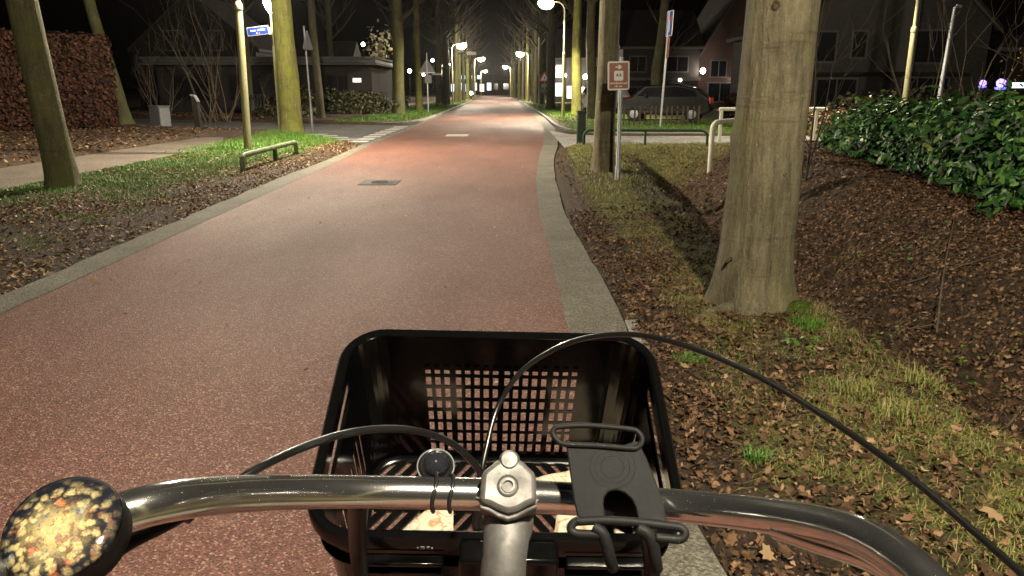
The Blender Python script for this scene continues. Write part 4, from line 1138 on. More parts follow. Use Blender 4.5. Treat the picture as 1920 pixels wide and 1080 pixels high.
# street name sign on the post-top lamp
ns = thing('street_name_sign', 'blue street name plate with white border on the short lamp post', 'sign', (-8.70, 28.5, 3.55))
FM = frame(Vector((-.47, -.07, 0)), (1, -.15, .10), (-.12, -1, 0))
p_ = MB().prism(rrect(.82, .30, .02), 0, .01, FM).build('plate', 'sign_white', ns, smooth=0)
MB().prism(rrect(.78, .26, .015), .01, .014, FM).build('face', 'sign_blue', p_, smooth=0)
for row, (cy, w, h_, n_, sd) in enumerate(((.035, .56, .085, 11, 5), (-.075, .14, .05, 4, 8))):
    g = MB()
    for x, y, a_, b_ in glyph_row(0, cy, w, h_, n_, sd): g.prism([(x - a_ / 2, y - b_ / 2), (x + a_ / 2, y - b_ / 2), (x + a_ / 2, y + b_ / 2), (x - a_ / 2, y + b_ / 2)], .014, .017, FM)
    g.build('lettering', 'sign_white', p_, smooth=0)['kind'] = 'stuff'
MB().box((-.03, -.04, 0), (.1, .06, .26)).build('bracket', 'galvanised', ns)
# triangle seen from behind + plates
def tri_poly(s, r=.06):
    out = []
    for k in range(3):
        a = PI / 2 + k * 2 * PI / 3; c = (math.cos(a) * (s / math.sqrt(3) - 2 * r), math.sin(a) * (s / math.sqrt(3) - 2 * r))
        for j in range(5):
            b_ = a - PI / 3 + 2 * PI / 3 * j / 4; out.append((c[0] + r * math.cos(b_), c[1] + r * math.sin(b_)))
    return out
q = gnd(803, 214)
tb = thing('reversed_warning_sign', 'triangular sign seen from behind with a lower plate, left of the road', 'sign', q)
MB().tube([(0, 0, -.3), (0, 0, 3.7)], .04, 10).build('post', 'galvanised', tb)
z_ = at(803, 127, q.y).z
FM = frame(Vector((0, -.03, z_)), (1, 0, 0), (0, -1, 0))
MB().prism(tri_poly(1.0), -.02, 0, FM).build('plate', 'sign_back', tb, smooth=0)
MB().box((0, -.05, z_ - .3), (.98, .03, .05)).build('clamp', 'galvanised', tb)
MB().box((.06, -.04, z_ - .68), (.42, .02, .5)).build('lower_plate', 'sign_back', tb)
MB().box((.62, -.06, z_ - .38), (.6, .02, .12)).build('side_plate', 'sign_back', tb)
# red warning triangle facing the camera
q = at(1021, 145, 60)
wt = thing('warning_sign', 'red triangular warning sign right of the road', 'sign', (q.x, q.y, 0))
MB().tube([(0, .04, -.3), (0, .04, q.z + .35)], .04, 10).build('post', 'galvanised', wt)
FM = frame(Vector((0, 0, q.z - .05)), (1, 0, 0), (0, -1, 0))
p_ = MB().prism(tri_poly(.95), -.012, 0, FM).build('plate', 'sign_red', wt, smooth=0)
MB().prism(tri_poly(.62, .02), 0, .005, FM).build('face', 'sign_white', p_, smooth=0)
MB().prism([(-.03, -.1), (.03, -.1), (.045, .1), (-.045, .1)], .005, .009, FM).build('symbol', 'sign_dark', p_, smooth=0)
FB = frame(Vector((0, 0, q.z - .62)), (1, 0, 0), (0, -1, 0))
MB().prism(rrect(.5, .26, .02), 0, .012, FB).build('lower_plate', 'sign_grey', wt, smooth=0)
MB().prism(rrect(.6, .3, .02), 0, .012, frame(Vector((0, 0, q.z - 1.0)), (1, 0, 0), (0, -1, 0))).build('lower_plate', 'sign_back', wt, smooth=0)
# edge-on sign pole behind the mossy trunk
ep = thing('edge_on_sign', 'thin grey sign post right behind the mossy trunk', 'sign', (-7.05, 26.9, 0))
MB().tube([(0, 0, -.2), (0, 0, .9), (0, 0, .92), (-.05, 0, 3.6)], [.045, .045, .03, .03], 10).build('post', 'sign_back', ep)
MB().prism(tri_poly(.8), -.01, .01, frame(Vector((.04, 0, 3.05)), (.2, .98, 0), (.98, -.2, 0))).build('plate', 'sign_back', ep, smooth=0)
# grey post with a small arm at the right
gp = thing('grey_post', 'thin grey post with a short bracket beside the yellowish lamp post', 'post', (13.0, 23.5, 0)); gp.rotation_euler = (0, .03, 0)
MB().tube([(0, 0, -.2), (0, 0, 3.0), (0, 0, 3.85)], [.07, .06, .05], 10).build('post', 'galvanised', gp)
MB().tube([(0, 0, 3.8), (.06, 0, 3.9), (.18, 0, 3.9)], .04, 8).build('bracket', 'galvanised', gp)
# white plate on the far left lamp
q = at(884, 100, 77.8)
MB().prism(rrect(.95, .32, .12), -.01, .01, frame(q, (1, 0, 0), (0, -1, 0))).build('name_plate', 'sign_white', None, smooth=0)
tag(bpy.data.objects['name_plate'], 'small white plate on the far left lamp post', 'sign')
bpy.data.objects['name_plate'].name = 'white_plate'

# ------------------------------------------------------------------ houses
def window(parent, o, ex, nrm, x, z, w, h, glass='window_glass', fw=.09, frame_mat='house_white', mull=1):
    ex = Vector(ex).normalized(); c = Vector(o) + ex * x + Vector((0, 0, z)); FMw = frame(c, ex, nrm)
    m = MB()
    for (a, b, ww, hh) in ((0, h / 2, w + fw, fw), (0, -h / 2, w + fw, fw), (-w / 2, 0, fw, h - fw), (w / 2, 0, fw, h - fw)):
        m.prism([(a - ww / 2, b - hh / 2), (a + ww / 2, b - hh / 2), (a + ww / 2, b + hh / 2), (a - ww / 2, b + hh / 2)], -.06, .03, FMw)
    for k in range(mull):
        a = -w / 2 + w * (k + 1) / (mull + 1)
        m.prism([(a - fw / 3, -h / 2), (a + fw / 3, -h / 2), (a + fw / 3, h / 2), (a - fw / 3, h / 2)], -.05, .02, FMw)
    f = m.build('window', frame_mat, parent, world=True, smooth=0)
    MB().prism([(-w / 2, -h / 2), (w / 2, -h / 2), (w / 2, h / 2), (-w / 2, h / 2)], -.05, .006, FMw).build('pane', glass, f, world=True, smooth=0)
    return f
def house(label, c, w, d, eave, ridge, wall, rz=0, gable_front=True, roof='roof_tile', name='house', over=.35, barge='house_white'):
    t = thing(name, label, 'house', c, rz)
    if gable_front:
        MB().prism([(-w / 2, -.2), (w / 2, -.2), (w / 2, eave), (0, ridge), (-w / 2, eave)], 0, -d, frame(Vector((0, 0, 0)), (1, 0, 0), (0, -1, 0))).build('wall', wall, t, smooth=0)
        m = MB(); th = .18; s = (ridge - eave) / (w / 2)
        for sg in (-1, 1):
            x1 = sg * (w / 2 + over); z1 = eave - over * s
            m.prism([(0, ridge + .02), (x1, z1 + .02), (x1, z1 + th + .02), (0, ridge + th * 1.25)], .3, -d - .3, frame(Vector((0, 0, 0)), (1, 0, 0), (0, -1, 0)))
        m.build('roof', roof, t, smooth=0)
        m = MB()
        for sg in (-1, 1):
            x1 = sg * (w / 2 + over); z1 = eave - over * s
            m.prism([(0, ridge - .12), (x1, z1 - .12), (x1, z1 + .02), (0, ridge + .03)], .34, .30, frame(Vector((0, 0, 0)), (1, 0, 0), (0, -1, 0)))
        m.build('bargeboard', barge, t, smooth=0)
    else:
        MB().box((0, d / 2, eave / 2 - .1), (w, d, eave + .2)).build('wall', wall, t, smooth=0)
        m = MB(); s = frame(Vector((0, 0, 0)), (0, 1, 0), (1, 0, 0))
        m.prism([(-over, eave + .02), (d + over, eave + .02), (d / 2, ridge)], -w / 2 - .3, w / 2 + .3, s)
        m.build('roof', roof, t, smooth=0)
        MB().box((0, -over - .02, eave + .02), (w + .6, .08, .18)).build('gutter', 'house_white', t, smooth=0)
    return t
# gabled house behind the laurel
hA = house('dark gabled house with white window frames behind the laurel', (17.3, 36, 0), 9.2, 9, 4.4, 8.6, 'grey_brick')
MB().box((.35, -.06, 4.9), (1.7, .12, 5.2)).build('rendered_bay', 'house_white', hA, smooth=0)
for (x, z, w, h, mu) in ((-2.9, 3.4, 1.0, 1.35, 0), (-1.35, 3.5, .7, 1.2, 0), (1.9, 3.4, 1.9, 1.45, 1), (.35, 6.6, .8, .9, 0), (-2.2, 1.3, 1.9, 1.4, 1), (1.9, 1.3, 2.2, 1.5, 2)):
    window(hA, (17.3, 36 - (.13 if abs(x - .35) < .3 else .01), 0), (1, 0, 0), (0, -1, 0), x, z, w, h, mull=mu)
MB().box((-.4, -.03, 2.2), (8.0, .5, .14)).build('canopy', 'timber_dark', hA, smooth=0)
# house to its right with slanted roof
hB = house('dark house with a pale gutter edge at the far right', (26.2, 37, 0), 6.5, 8, 3.3, 7.6, 'dark_brick', 0, False)
window(hB, (26.2, 37, 0), (1, 0, 0), (0, -1, 0), -1.9, 1.7, 1.0, .34, 'window_cool', mull=0)
window(hB, (26.2, 37, 0), (1, 0, 0), (0, -1, 0), 1.2, 1.4, 2.2, 1.4)
# brick houses with lamp glow behind the right side street
hC = house('brick house with tall pinkish gable lit by a wall lamp', (17.2, 58, 0), 7.0, 9, 3.6, 9.6, 'red_brick')
for x, z, w, h in ((-1.8, 3.0, 1.2, 1.2), (1.4, 3.0, 1.4, 1.2), (-1.6, 1.3, 1.8, 1.4), (1.8, 1.3, 1.4, 1.3)): window(hC, (17.2, 58, 0), (1, 0, 0), (0, -1, 0), x, z, w, h)
hD = house('long brick house with a pale cornice behind the parked car', (10.9, 57, 0), 5.6, 8, 4.4, 7.4, 'dark_brick', 0, False)
for x, z, w, h in ((-1.7, 3.3, 1.2, 1.1), (1.2, 3.3, 1.6, 1.1), (-1.6, 1.1, 1.5, 1.2), (1.3, 1.1, 1.8, 1.3)): window(hD, (10.9, 57, 0), (1, 0, 0), (0, -1, 0), x, z, w, h)
MB().box((0, -.3, 2.25), (5.7, .5, .22)).build('canopy', 'house_white', hD, smooth=0)
q = at(1318, 133, 56.6)
wl = thing('wall_lamp', 'glaring wall lamp on the brick gable', 'wall lamp', q, 0, 'wall lamps')
MB().lathe([(.0, .2), (.13, .16), (.19, 0), (.14, -.15), (0, -.2)], 14).build('globe', 'lamp_glow', wl)
MB().tube([(0, .1, 0), (0, 1.35, .1)], .03, 6).build('arm', 'black_metal', wl)
lamp_light('light_source', (-.1, -.35, .05), LAMP_W * .006, wl)
for i, (px, py, Y, r, lb) in enumerate(((1275, 150, 56.5, .12, 'small yellow porch lamp on the long brick house'), (1374, 148, 57.5, .10, 'small white porch lamp right of the brick gable'), (681, 83, 62, .16, 'single lit lamp among the trees on the left'),
        (768, 133, 120, .3, 'small lit lamp far left between the trunks'), (794, 140, 120, .2, 'tiny lit lamp far left behind the reversed sign'), (811, 113, 110, .22, 'lit lamp seen just beside the reversed triangle'))):
    q = at(px, py, Y)
    o = thing('porch_lamp', lb, 'lamp', q, 0, 'far house lamps')
    MB().lathe([(0, r), (r * .7, r * .7), (r, 0), (r * .7, -r * .7), (0, -r)], 12).build('globe', 'lamp_glow', o)
    MB().tube([(0, 0, -r * .9), (0, 0, -q.z)] if Y > 60 else [(0, 0, r), (0, .8, r * 1.4)], .03, 6).build('stem', 'black_metal', o)
q = at(706, 82, 57)
lamp_light('light_source', (q.x - (at(681, 83, 62).x) + 1.6, -6.6, .1), LAMP_W * .02, bpy.data.objects['porch_lamp.002'])  # added light without a fixture, brightens the pale shrub well away from this globe
# low flat-roofed house on the left with pale fascia
hE = thing('flat_roofed_house', 'low flat-roofed house with pale fascia behind the bare shrub', 'house', (-15.0, 47, 0))
MB().box((0, 4, 1.5), (13, 8, 3.1)).build('wall', 'dark_brick', hE, smooth=0)
MB().box((0, 3.6, 3.32), (14, 9.2, .12)).build('fascia', 'house_white', hE, smooth=0)
MB().box((0, 3.7, 3.15), (13.8, 9.0, .2)).build('roof_board', 'grey_plastic', hE, smooth=0)
MB().box((0, 3.6, 2.97), (14, 9.2, .1)).build('fascia', 'house_white', hE, smooth=0)
for x, w in ((-4.5, 2.2), (-1.2, 2.0), (4.4, 1.3)): window(hE, (-15.0, 47, 0), (1, 0, 0), (0, -1, 0), x, 1.6, w, 1.5, frame_mat='timber_dark')
window(hE, (-15.0, 47, 0), (1, 0, 0), (0, -1, 0), 5.6, 2.05, .55, .28, 'window_glow', mull=0, fw=.05)
gt = thing('garden_gate', 'pale slatted garden gate in front of the flat-roofed house', 'gate', (-14.2, 42.2, 0))
for k in range(8): MB().box((-.6 + .17 * k, 0, .72), (.09, .03, 1.1)).build('slat', 'grey_plastic', gt, smooth=0)
for z in (.35, 1.05): MB().box((0, .035, z), (1.35, .04, .08)).build('cross_bar', 'timber_dark', gt, smooth=0)
hF = house('dark gabled house behind the bare shrub on the left', (-23.5, 58, 0), 9, 9, 4.5, 8.2, 'timber_dark', barge='timber_dark')
window(hF, (-23.5, 58, 0), (1, 0, 0), (0, -1, 0), -1.5, 5.0, 1.4, 1.4, frame_mat='grey_plastic'); window(hF, (-23.5, 58, 0), (1, 0, 0), (0, -1, 0), 1.6, 5.0, 1.0, 1.4, frame_mat='grey_plastic')
# white lit house far right of the road
hG = house('far white house with brightly lit windows behind the avenue trunks', (9.2, 92, 0), 9, 8, 5.0, 8.6, 'grey_brick', 0, False)
for x, z, w, h, g_ in ((-3.6, 3.6, .9, 1.5, 'window_glow'), (-3.6, 1.5, .9, 1.6, 'window_cool'), (-2.2, 1.2, 1.0, 1.5, 'window_glow'), (-.9, 1.2, .8, 1.3, 'window_glow'), (.5, 1.3, .9, 1.9, 'window_glow'), (1.7, 1.2, 1.0, 1.4, 'window_glow'), (.4, 3.6, 1.0, 1.3, 'window_glass'), (2.4, 3.6, 1.0, 1.3, 'window_glass')):
    window(hG, (9.2, 92, 0), (1, 0, 0), (0, -1, 0), x, z, w, h, g_, mull=0)
for px, py, lb in ((1057, 141, 'bright globe lamp left of the pale avenue trunk by the white house'), (1098, 144, 'bright globe lamp right of the pale avenue trunk by the white house')):
    q = at(px, py, 90.8); o = thing('porch_lamp', lb, 'lamp', q, 0, 'far house lamps')
    MB().lathe([(0, .3), (.24, .2), (.33, 0), (.24, -.2), (0, -.3)], 12).build('globe', 'lamp_glow', o)
    MB().tube([(0, 0, -.2), (0, 0, -q.z)], .04, 6).build('stem', 'black_metal', o)
lamp_light('light_source', (0, -.6, 0), LAMP_W * .02, o)
# buildings closing the view at the end of the road
hH = house('red brick building closing the far end of the road on the right', (1.5, 232, 0), 17, 10, 4.5, 9.5, 'red_brick', 0, False)
for k in range(5): window(hH, (1.5, 232, 0), (1, 0, 0), (0, -1, 0), -6.5 + 3.2 * k, 2.4, 1.6, 1.8, 'window_glass')
hI = house('far shop building with bluish lit windows at the end of the road', (-12.0, 226, 0), 13, 10, 6.0, 9.0, 'dark_brick', 0, False)
for k, g_ in enumerate(('window_cool', 'shop_glow', 'shop_glow', 'window_cool', 'window_glow', 'window_cool')):
    window(hI, (-12.0, 226, 0), (1, 0, 0), (0, -1, 0), -5.2 + 2.1 * k, 2.0 + .35 * (k % 2), 1.3, 2.2, g_, mull=0)
for k, g_ in enumerate(('shop_glow', 'window_cool', 'shop_glow')):
    window(hI, (-12.0, 226, 0), (1, 0, 0), (0, -1, 0), -2.2 + 2.3 * k, 5.0, 1.2, 1.1, g_, mull=0)
hJ = house('far dark house left behind the avenue trunks', (-33, 120, 0), 16, 10, 5, 9, 'dark_brick', 0, False)
for k in range(4): window(hJ, (-33, 120, 0), (1, 0, 0), (0, -1, 0), -5 + 3.4 * k, 1.8, 1.6, 1.4, 'window_glow' if k in (2, 3) else 'window_glass')
# purple garden lights
for px, lb, w_ in ((1843, 'single purple garden light left of the blue-violet pair', .12), (1877, 'larger blue-violet garden light at the far right', .17)):
    q = at(px, 156, 24.0); o = thing('garden_light', lb, 'lamp', q, 0, 'purple garden lights')
    MB().lathe([(0, w_ * .8), (w_ * .6, w_ * .62), (w_ * .85, 0), (w_ * .5, -w_ * .6), (0, -w_ * .7)], 14, Matrix.Rotation(.4, 4, 'Y')).build('globe', 'purple_glow', o)
    MB().lathe([(w_ * .2, -w_ * .6), (w_ * 1.0, -w_ * .75), (w_ * .8, -w_ * 1.1), (0, -w_ * 1.2)], 14).build('skirt', 'blue_glow', o)
    MB().tube([(0, 0, -w_), (0, 0, -q.z)], .02, 6).build('stem', 'black_metal', o)

# ------------------------------------------------------------------ fence and parked cars behind the right verge
fn = thing('garden_fence', 'row of thin brown fence stakes at the far edge of the right grass strip', 'fence', (5.5, 31.6, 0))
for k in range(16): MB().box((4.4 + .22 * k, 31.6 + .02 * (k % 3), .42), (.07, .03, .86), Matrix.Rotation(.06 * math.sin(k * 2.3), 3, 'Y')).build('stake', 'twig_dark', fn, world=True, smooth=0)
for z in (.3, .7): MB().box((6.05, 31.64, z), (3.5, .03, .05)).build('cross_bar', 'timber_dark', fn, world=True, smooth=0)
def car(label, loc, rz, paint, group):
    t = thing('parked_car', label, 'car', loc, rz, group)
    prof = [(-2.1, .45), (-2.12, .8), (-1.98, 1.02), (-1.45, 1.10), (-.85, 1.58), (.6, 1.63), (1.5, 1.45), (2.0, 1.0), (2.08, .6), (2.05, .42), (1.75, .3), (-1.8, .3)]
    me_ = MB(); fr = frame(Vector((0, 0, 0)), (1, 0, 0), (0, -1, 0))
    me_.prism(prof, -.82, .82, fr); me_.build('body', paint, t, bevel=.06)
    for sg in (-1, 1):
        y = sg * .823
        f2 = frame(Vector((0, y, 0)), (1, 0, 0), (0, sg, 0))
        s_ = 1 if sg < 0 else 1
        MB().prism([(-1.2, 1.12), (-.8, 1.48), (-.05, 1.52), (-.05, 1.08)], 0, .01, frame(Vector((0, y, 0)), (1, 0, 0), (0, -1, 0)) if sg < 0 else Matrix.Translation((0, 0, 0)) @ frame(Vector((0, y, 0)), (1, 0, 0), (0, -1, 0))).build('side_window', 'window_glass', t, smooth=0)
        MB().prism([(.05, 1.08), (.05, 1.52), (.6, 1.53), (1.35, 1.38), (1.5, 1.1)], -.005, .006, frame(Vector((0, y, 0)), (1, 0, 0), (0, -1, 0))).build('side_window', 'window_glass', t, smooth=0)
        for x in (-1.3, 1.3):
            R_ = Matrix.Translation((x, sg * .74, .33)) @ Matrix.Rotation(PI / 2, 4, 'X')
            w_ = MB().lathe([(.2, -.1), (.31, -.1), (.33, -.06), (.33, .06), (.31, .1), (.2, .1)], 20, R_).build('wheel', 'tyre', t)
            MB().lathe([(0, -.105), (.2, -.1), (.2, .1), (0, .105)], 16, R_).build('rim', 'car_silver', w_)
        MB().box((-1.99, sg * .58, .85), (.16, .34, .16)).build('headlight', 'sign_white', t, bevel=.03)
        MB().box((2.02, sg * .62, .92), (.1, .22, .26)).build('tail_light', 'sign_red', t, bevel=.02)
        MB().box((-.8, sg * .95, 1.14), (.12, .22, .15)).build('mirror', paint, t, bevel=.03)
    MB().prism([(-.68, -.62), (.68, -.62), (.6, .06), (-.6, .06)], 0, .012, frame(Vector((-1.02, 0, 1.50)), (0, -1, 0), (-.62, 0, .78))).build('windscreen', 'window_glass', t, smooth=0)
    MB().box((-2.11, 0, .52), (.03, .5, .12)).build('number_plate', 'sign_white', t)
    return t
car('dark green parked car behind the fence stakes on the right', (7.1, 35.5, .1), -.35, 'car_paint', 'parked cars')
car('silver parked car half hidden by the slim trunk on the right', (5.6, 47.5, .1), -1.2, 'car_silver', 'parked cars')
# cyclist's bicycle coming from afar: headlamp glare
ob = thing('far_bicycle', 'far bicycle with a glaring white headlamp at the road end', 'bicycle', (gnd(892, 185).x, 118, 0), 0)
for y in (-.5, .55):
    MB().tube([(0, y + .33 * math.cos(a), .34 + .33 * math.sin(a)) for a in np.linspace(0, 2 * PI, 20)[:-1]], .022, 6, closed=True).build('wheel', 'tyre', ob)
fr_ = MB()
for a, b in (((0, -.42, .85), (0, .0, .3)), ((0, .0, .3), (0, .3, .9)), ((0, .55, .34), (0, 0, .3)), ((0, -.5, .34), (0, -.38, 1.0)), ((0, -.4, .8), (0, .25, .8))): fr_.tube([a, b], .02, 6)
fr_.build('frame', 'black_metal', ob)
MB().tube([(-.28, -.25, 1.05), (0, -.38, 1.03), (.28, -.25, 1.05)], .015, 6).build('handlebar', 'chrome', ob)
MB().lathe([(0, .12), (.17, .10), (.24, 0), (.17, -.10), (0, -.12)], 14, Matrix.Translation((0, -.6, .98)) @ Matrix.Rotation(PI / 2, 4, 'X')).build('headlamp', 'head_glow', ob)

# ------------------------------------------------------------------ bicycle
BK = thing('bicycle', 'chrome bicycle handlebar with stem, flower bell and brake cables', 'bicycle', (0, .5, 0))
hb_px = [(-130, 1150, .36), (-20, 1085, .385), (110, 1015, .41), (232, 962, .425), (330, 938, .445), (450, 926, .49), (580, 922, .535), (720, 923, .565), (900, 927, .58), (1010, 932, .58), (1150, 940, .573), (1290, 950, .552), (1410, 963, .52), (1520, 980, .482), (1610, 1005, .45), (1690, 1050, .422), (1760, 1115, .40), (1830, 1200, .375), (1900, 1310, .35)]
HB = catmull([dep(*q) for q in hb_px], 6)
rads = [.0121 + .0006 * math.exp(-((i / 6 - 8.5) / 1.6) ** 2) for i in range(len(HB))]
MB().tube(HB, rads, 24).build('handlebar', 'chrome', BK, world=True, smooth=180)
def hb_at(px):
    best = min(HB, key=lambda p: abs(960 + F_PX * p.x / (p.y * CP - (p.z - CAM_H) * SP) - px))
    i = [id(x) for x in HB].index(id(best)); t_ = (HB[min(i + 1, len(HB) - 1)] - HB[max(i - 1, 0)]).normalized()
    return best, t_
# black grips at the swept-back ends
for i0, i1 in ((0, 4), (len(HB) - 6, len(HB) - 1)):
    MB().tube(HB[i0:i1 + 1], .0165, 20).build('grip', 'black_rubber', BK, world=True, smooth=60)
# stem: clamp with hexagonal face, bolt, neck
cc = dep(953, 918, .565); nv = (Vector((0, 0, CAM_H)) - cc).normalized()
nv = (nv + Vector((0, -.0, .25))).normalized()
FS = frame(cc, (1, 0, -.015), nv)
k_ = .565 / F_PX
def pxp(pts, c=(953, 918), k=k_): return [((x - c[0]) * k, -(y - c[1]) * k) for x, y in pts]
clamp = pxp([(936, 866), (972, 864), (1000, 890), (1004, 900), (1006, 945), (990, 951), (970, 962), (953, 966), (935, 960), (918, 952), (901, 948), (903, 898), (908, 888)])
cl = MB().prism(clamp, -.020, .013, FS).build('stem_clamp', 'worn_aluminium', BK, world=True, bevel=.004)
MB().lathe([(.0082, .0120), (.0082, .0142), (.0072, .0148), (.0064, .0138), (.0056, .0136), (.0052, .0150), (.0036, .0152), (.0032, .0130), (0, .0130)], 24, FS @ Matrix.Translation((.0, .0005, 0))).build('clamp_bolt', 'worn_aluminium', cl, world=True, smooth=30)
MB().lathe([(0, .011), (.006, .0105), (.008, .007), (.0085, -.006)], 14, FS @ Matrix.Translation((.0006, .0195, .004))).build('top_lug', 'worn_aluminium', cl, world=True)
lip = pxp([(901, 951), (918, 955), (935, 964), (953, 970), (970, 965), (990, 955), (1006, 948), (1006, 955), (990, 962), (970, 973), (953, 978), (935, 973), (918, 963), (901, 958)])
MB().prism(lip, -.016, .0118, FS).build('clamp_lip', 'worn_aluminium', BK, world=True, bevel=.0015)
nk = [dep(954, 958, .585), dep(952, 985, .572), dep(949, 1010, .560), dep(946, 1045, .555), dep(942, 1095, .556), dep(938, 1200, .575), dep(934, 1400, .62)]
nk[-1] = nk[-2] + Vector((0, .03, -.25))
rn = [.0195, .0195, .0172, .0165, .0172, .0175, .0170]
NP = catmull(nk, 5)
MB().tube(NP, np.interp(np.linspace(0, 1, len(NP)), np.linspace(0, 1, len(rn)), rn).tolist(), 24).build('stem_neck', 'worn_aluminium', BK, world=True, smooth=180)
hd = nk[-1]
MB().tube([hd + Vector((0, -.005, .02)), hd + Vector((0, .03, -.22))], .022, 20).build('head_tube', 'black_metal', BK, world=True)
# fork, front wheel, mudguard (below the basket, glimpsed only)
wc = Vector((hd.x, hd.y + .16, .35))
MB().tube([hd + Vector((.0, .03, -.2)), hd + Vector((.06, .05, -.26)), wc + Vector((.06, 0, 0))], .012, 10).build('fork_blade', 'black_metal', BK, world=True)
MB().tube([hd + Vector((.0, .03, -.2)), hd + Vector((-.06, .05, -.26)), wc + Vector((-.06, 0, 0))], .012, 10).build('fork_blade', 'black_metal', BK, world=True)
wh = MB().tube([(wc.x, wc.y + .335 * math.cos(a), .35 + .335 * math.sin(a)) for a in np.linspace(0, 2 * PI, 41)[:-1]], .02, 8, closed=True).build('front_wheel', 'tyre', BK, world=True)
MB().tube([(wc.x, wc.y + .31 * math.cos(a), .35 + .31 * math.sin(a)) for a in np.linspace(0, 2 * PI, 41)[:-1]], .012, 8, closed=True).build('rim', 'chrome', wh, world=True)
# frame tubes and saddle are behind and below the lens
MB().tube([hd + Vector((0, .03, -.2)), Vector((hd.x, -.05, .35))], .017, 12).build('down_tube', 'black_metal', BK, world=True)
# brake cables
def cable(pts, r, name='brake_cable'):
    P = catmull([dep(*q) for q in pts], 10)
    MB().tube(P, r, 10).build(name, 'cable_housing', BK, world=True, smooth=180)
cable([(900, 990, .66), (902, 900, .66), (912, 840, .67), (935, 760, .69), (985, 690, .69), (1075, 640, .67), (1180, 627, .64), (1290, 650, .605), (1420, 705, .57), (1560, 790, .53), (1700, 890, .48), (1830, 1000, .44), (1960, 1115, .40)], .0024)
cable([(890, 990, .66), (902, 900, .655), (886, 866, .65), (845, 830, .64), (790, 810, .62), (720, 804, .60), (640, 815, .575), (560, 842, .55), (490, 875, .52), (440, 905, .505), (400, 930, .50), (350, 975, .475)], .0031)
# brake levers
MB().tube(catmull([dep(370, 945, .475), dep(310, 980, .46), dep(235, 1018, .435), dep(120, 1095, .40)], 5), [.0055] * 16, 10).build('brake_lever', 'black_metal', BK, world=True)
MB().tube(catmull([dep(1455, 990, .50), dep(1540, 1018, .475), dep(1640, 1052, .45), dep(1720, 1110, .43), dep(1790, 1190, .41)], 5), [.0075] * 21, 10).build('brake_lever', 'chrome', BK, world=True)
# bell
bc = dep(118, 990, .375); ax = (Vector((0, 0, CAM_H)) - bc).normalized()
ax = (ax + Vector((-.42, .08, .50))).normalized()
FBm = frame(bc, (1, .1, .25), ax); RB = .0285
bell = MB().lathe([(.6 * RB, -.022), (.9 * RB, -.020), (1.0 * RB, -.014), (1.0 * RB, -.004), (.985 * RB, .0)], 48, FBm).build('bell', 'black_metal', BK, world=True, smooth=50)
dome = MB()
prof = [(.985 * RB, .0), (.95 * RB, .0022), (.84 * RB, .0038), (.62 * RB, .0052), (.36 * RB, .0061), (.15 * RB, .0064), (.0, .0065)]
dome.lathe(prof, 48)
d_ = dome.build('dome', 'bell_print', bell, smooth=180)
d_.matrix_local = WM[BK.name].inverted() @ FBm
MB().tube([bc - ax * .03, hb_at(160)[0]], .006, 10).build('clamp', 'black_metal', bell, world=True)

# clip-on light with elastic bands
bl, bt = hb_at(815)
CL = thing('clip_on_light', 'small round clip-on light strapped to the handlebar with elastic', 'light', dep(816, 888, .585))
lc = dep(817, 878, .592); la = (Vector((0, 0, CAM_H)) - lc).normalized(); la = (la + Vector((0, .1, .55))).normalized()
FL = frame(lc, (1, 0, 0), la)
MB().lathe([(.009, -.012), (.0135, -.008), (.0145, .0), (.0140, .005), (.0118, .007), (.0110, .006)], 30, FL).build('housing', 'black_rubber', CL, world=True, smooth=60)
MB().lathe([(.0110, .006), (.0095, .0105), (.0055, .0135), (0, .0145)], 24, FL).build('lens', 'window_glass', CL, world=True, smooth=180)
MB().tube([FL @ Vector((.0142 * math.cos(a), .0142 * math.sin(a), .004)) for a in np.linspace(0, 2 * PI, 33)[:-1]], .0009, 6, closed=True).build('ring', 'pale_grey_plastic', CL, world=True, smooth=180)
for px in (796, 834):
    p, tt = hb_at(px); a1 = tt.orthogonal().normalized(); a2 = tt.cross(a1)
    MB().tube([p + (a1 * math.cos(a) + a2 * math.sin(a)) * .0138 + tt * .0015 * math.sin(2 * a) for a in np.linspace(0, 2 * PI, 29)[:-1]], .0016, 7, closed=True).build('elastic_band', 'black_rubber', CL, world=True, smooth=180)

# phone holder (silicone)
PH = thing('phone_holder', 'empty dark grey silicone phone holder on the handlebar', 'phone holder', dep(1150, 940, .55))
pc = dep(1150, 905, .545); pn = (Vector((0, 0, CAM_H)) - pc).normalized(); pn = (pn + Vector((0, -.10, .12))).normalized()
FP = frame(pc, (1, 0, -.03), pn); kp = .545 / F_PX
def pp(pts): return [((x - 1150) * kp, -(y - 905) * kp) for x, y in pts]
plate = pp([(1060, 826), (1078, 834), (1105, 838), (1140, 838), (1170, 836), (1190, 829), (1197, 828), (1212, 858), (1228, 900), (1240, 940), (1247, 975), (1194, 974), (1190, 950), (1183, 935), (1171, 924), (1155, 919), (1141, 922), (1133, 932), (1131, 945), (1136, 974), (1084, 972), (1076, 940), (1069, 890), (1063, 850)])
MB().prism(plate, -.003, .0025, FP).build('plate', 'grey_silicone', PH, world=True, bevel=.0012)
for k, r in enumerate((.0085, .0125, .0165)):
    MB().tube([FP @ Vector((-.0005 + r * math.cos(a), .011 + r * .92 * math.sin(a), .0024)) for a in np.linspace(0, 2 * PI, 37)[:-1]], .00028, 5, closed=True).build('embossed_ring', 'grey_silicone', PH, world=True, smooth=180)
def ploop(pts, r, name, closed=True, dz=0.0, zs=None):
    P = [FP @ Vector((x, y, (zs[i] if zs else dz))) for i, (x, y) in enumerate(pp(pts))]
    P = catmull(P + ([P[0]] if closed else []), 6)
    if closed: P = P[:-1]
    MB().tube(P, r, 10, closed=closed).build(name, 'grey_silicone', PH, world=True, smooth=180)
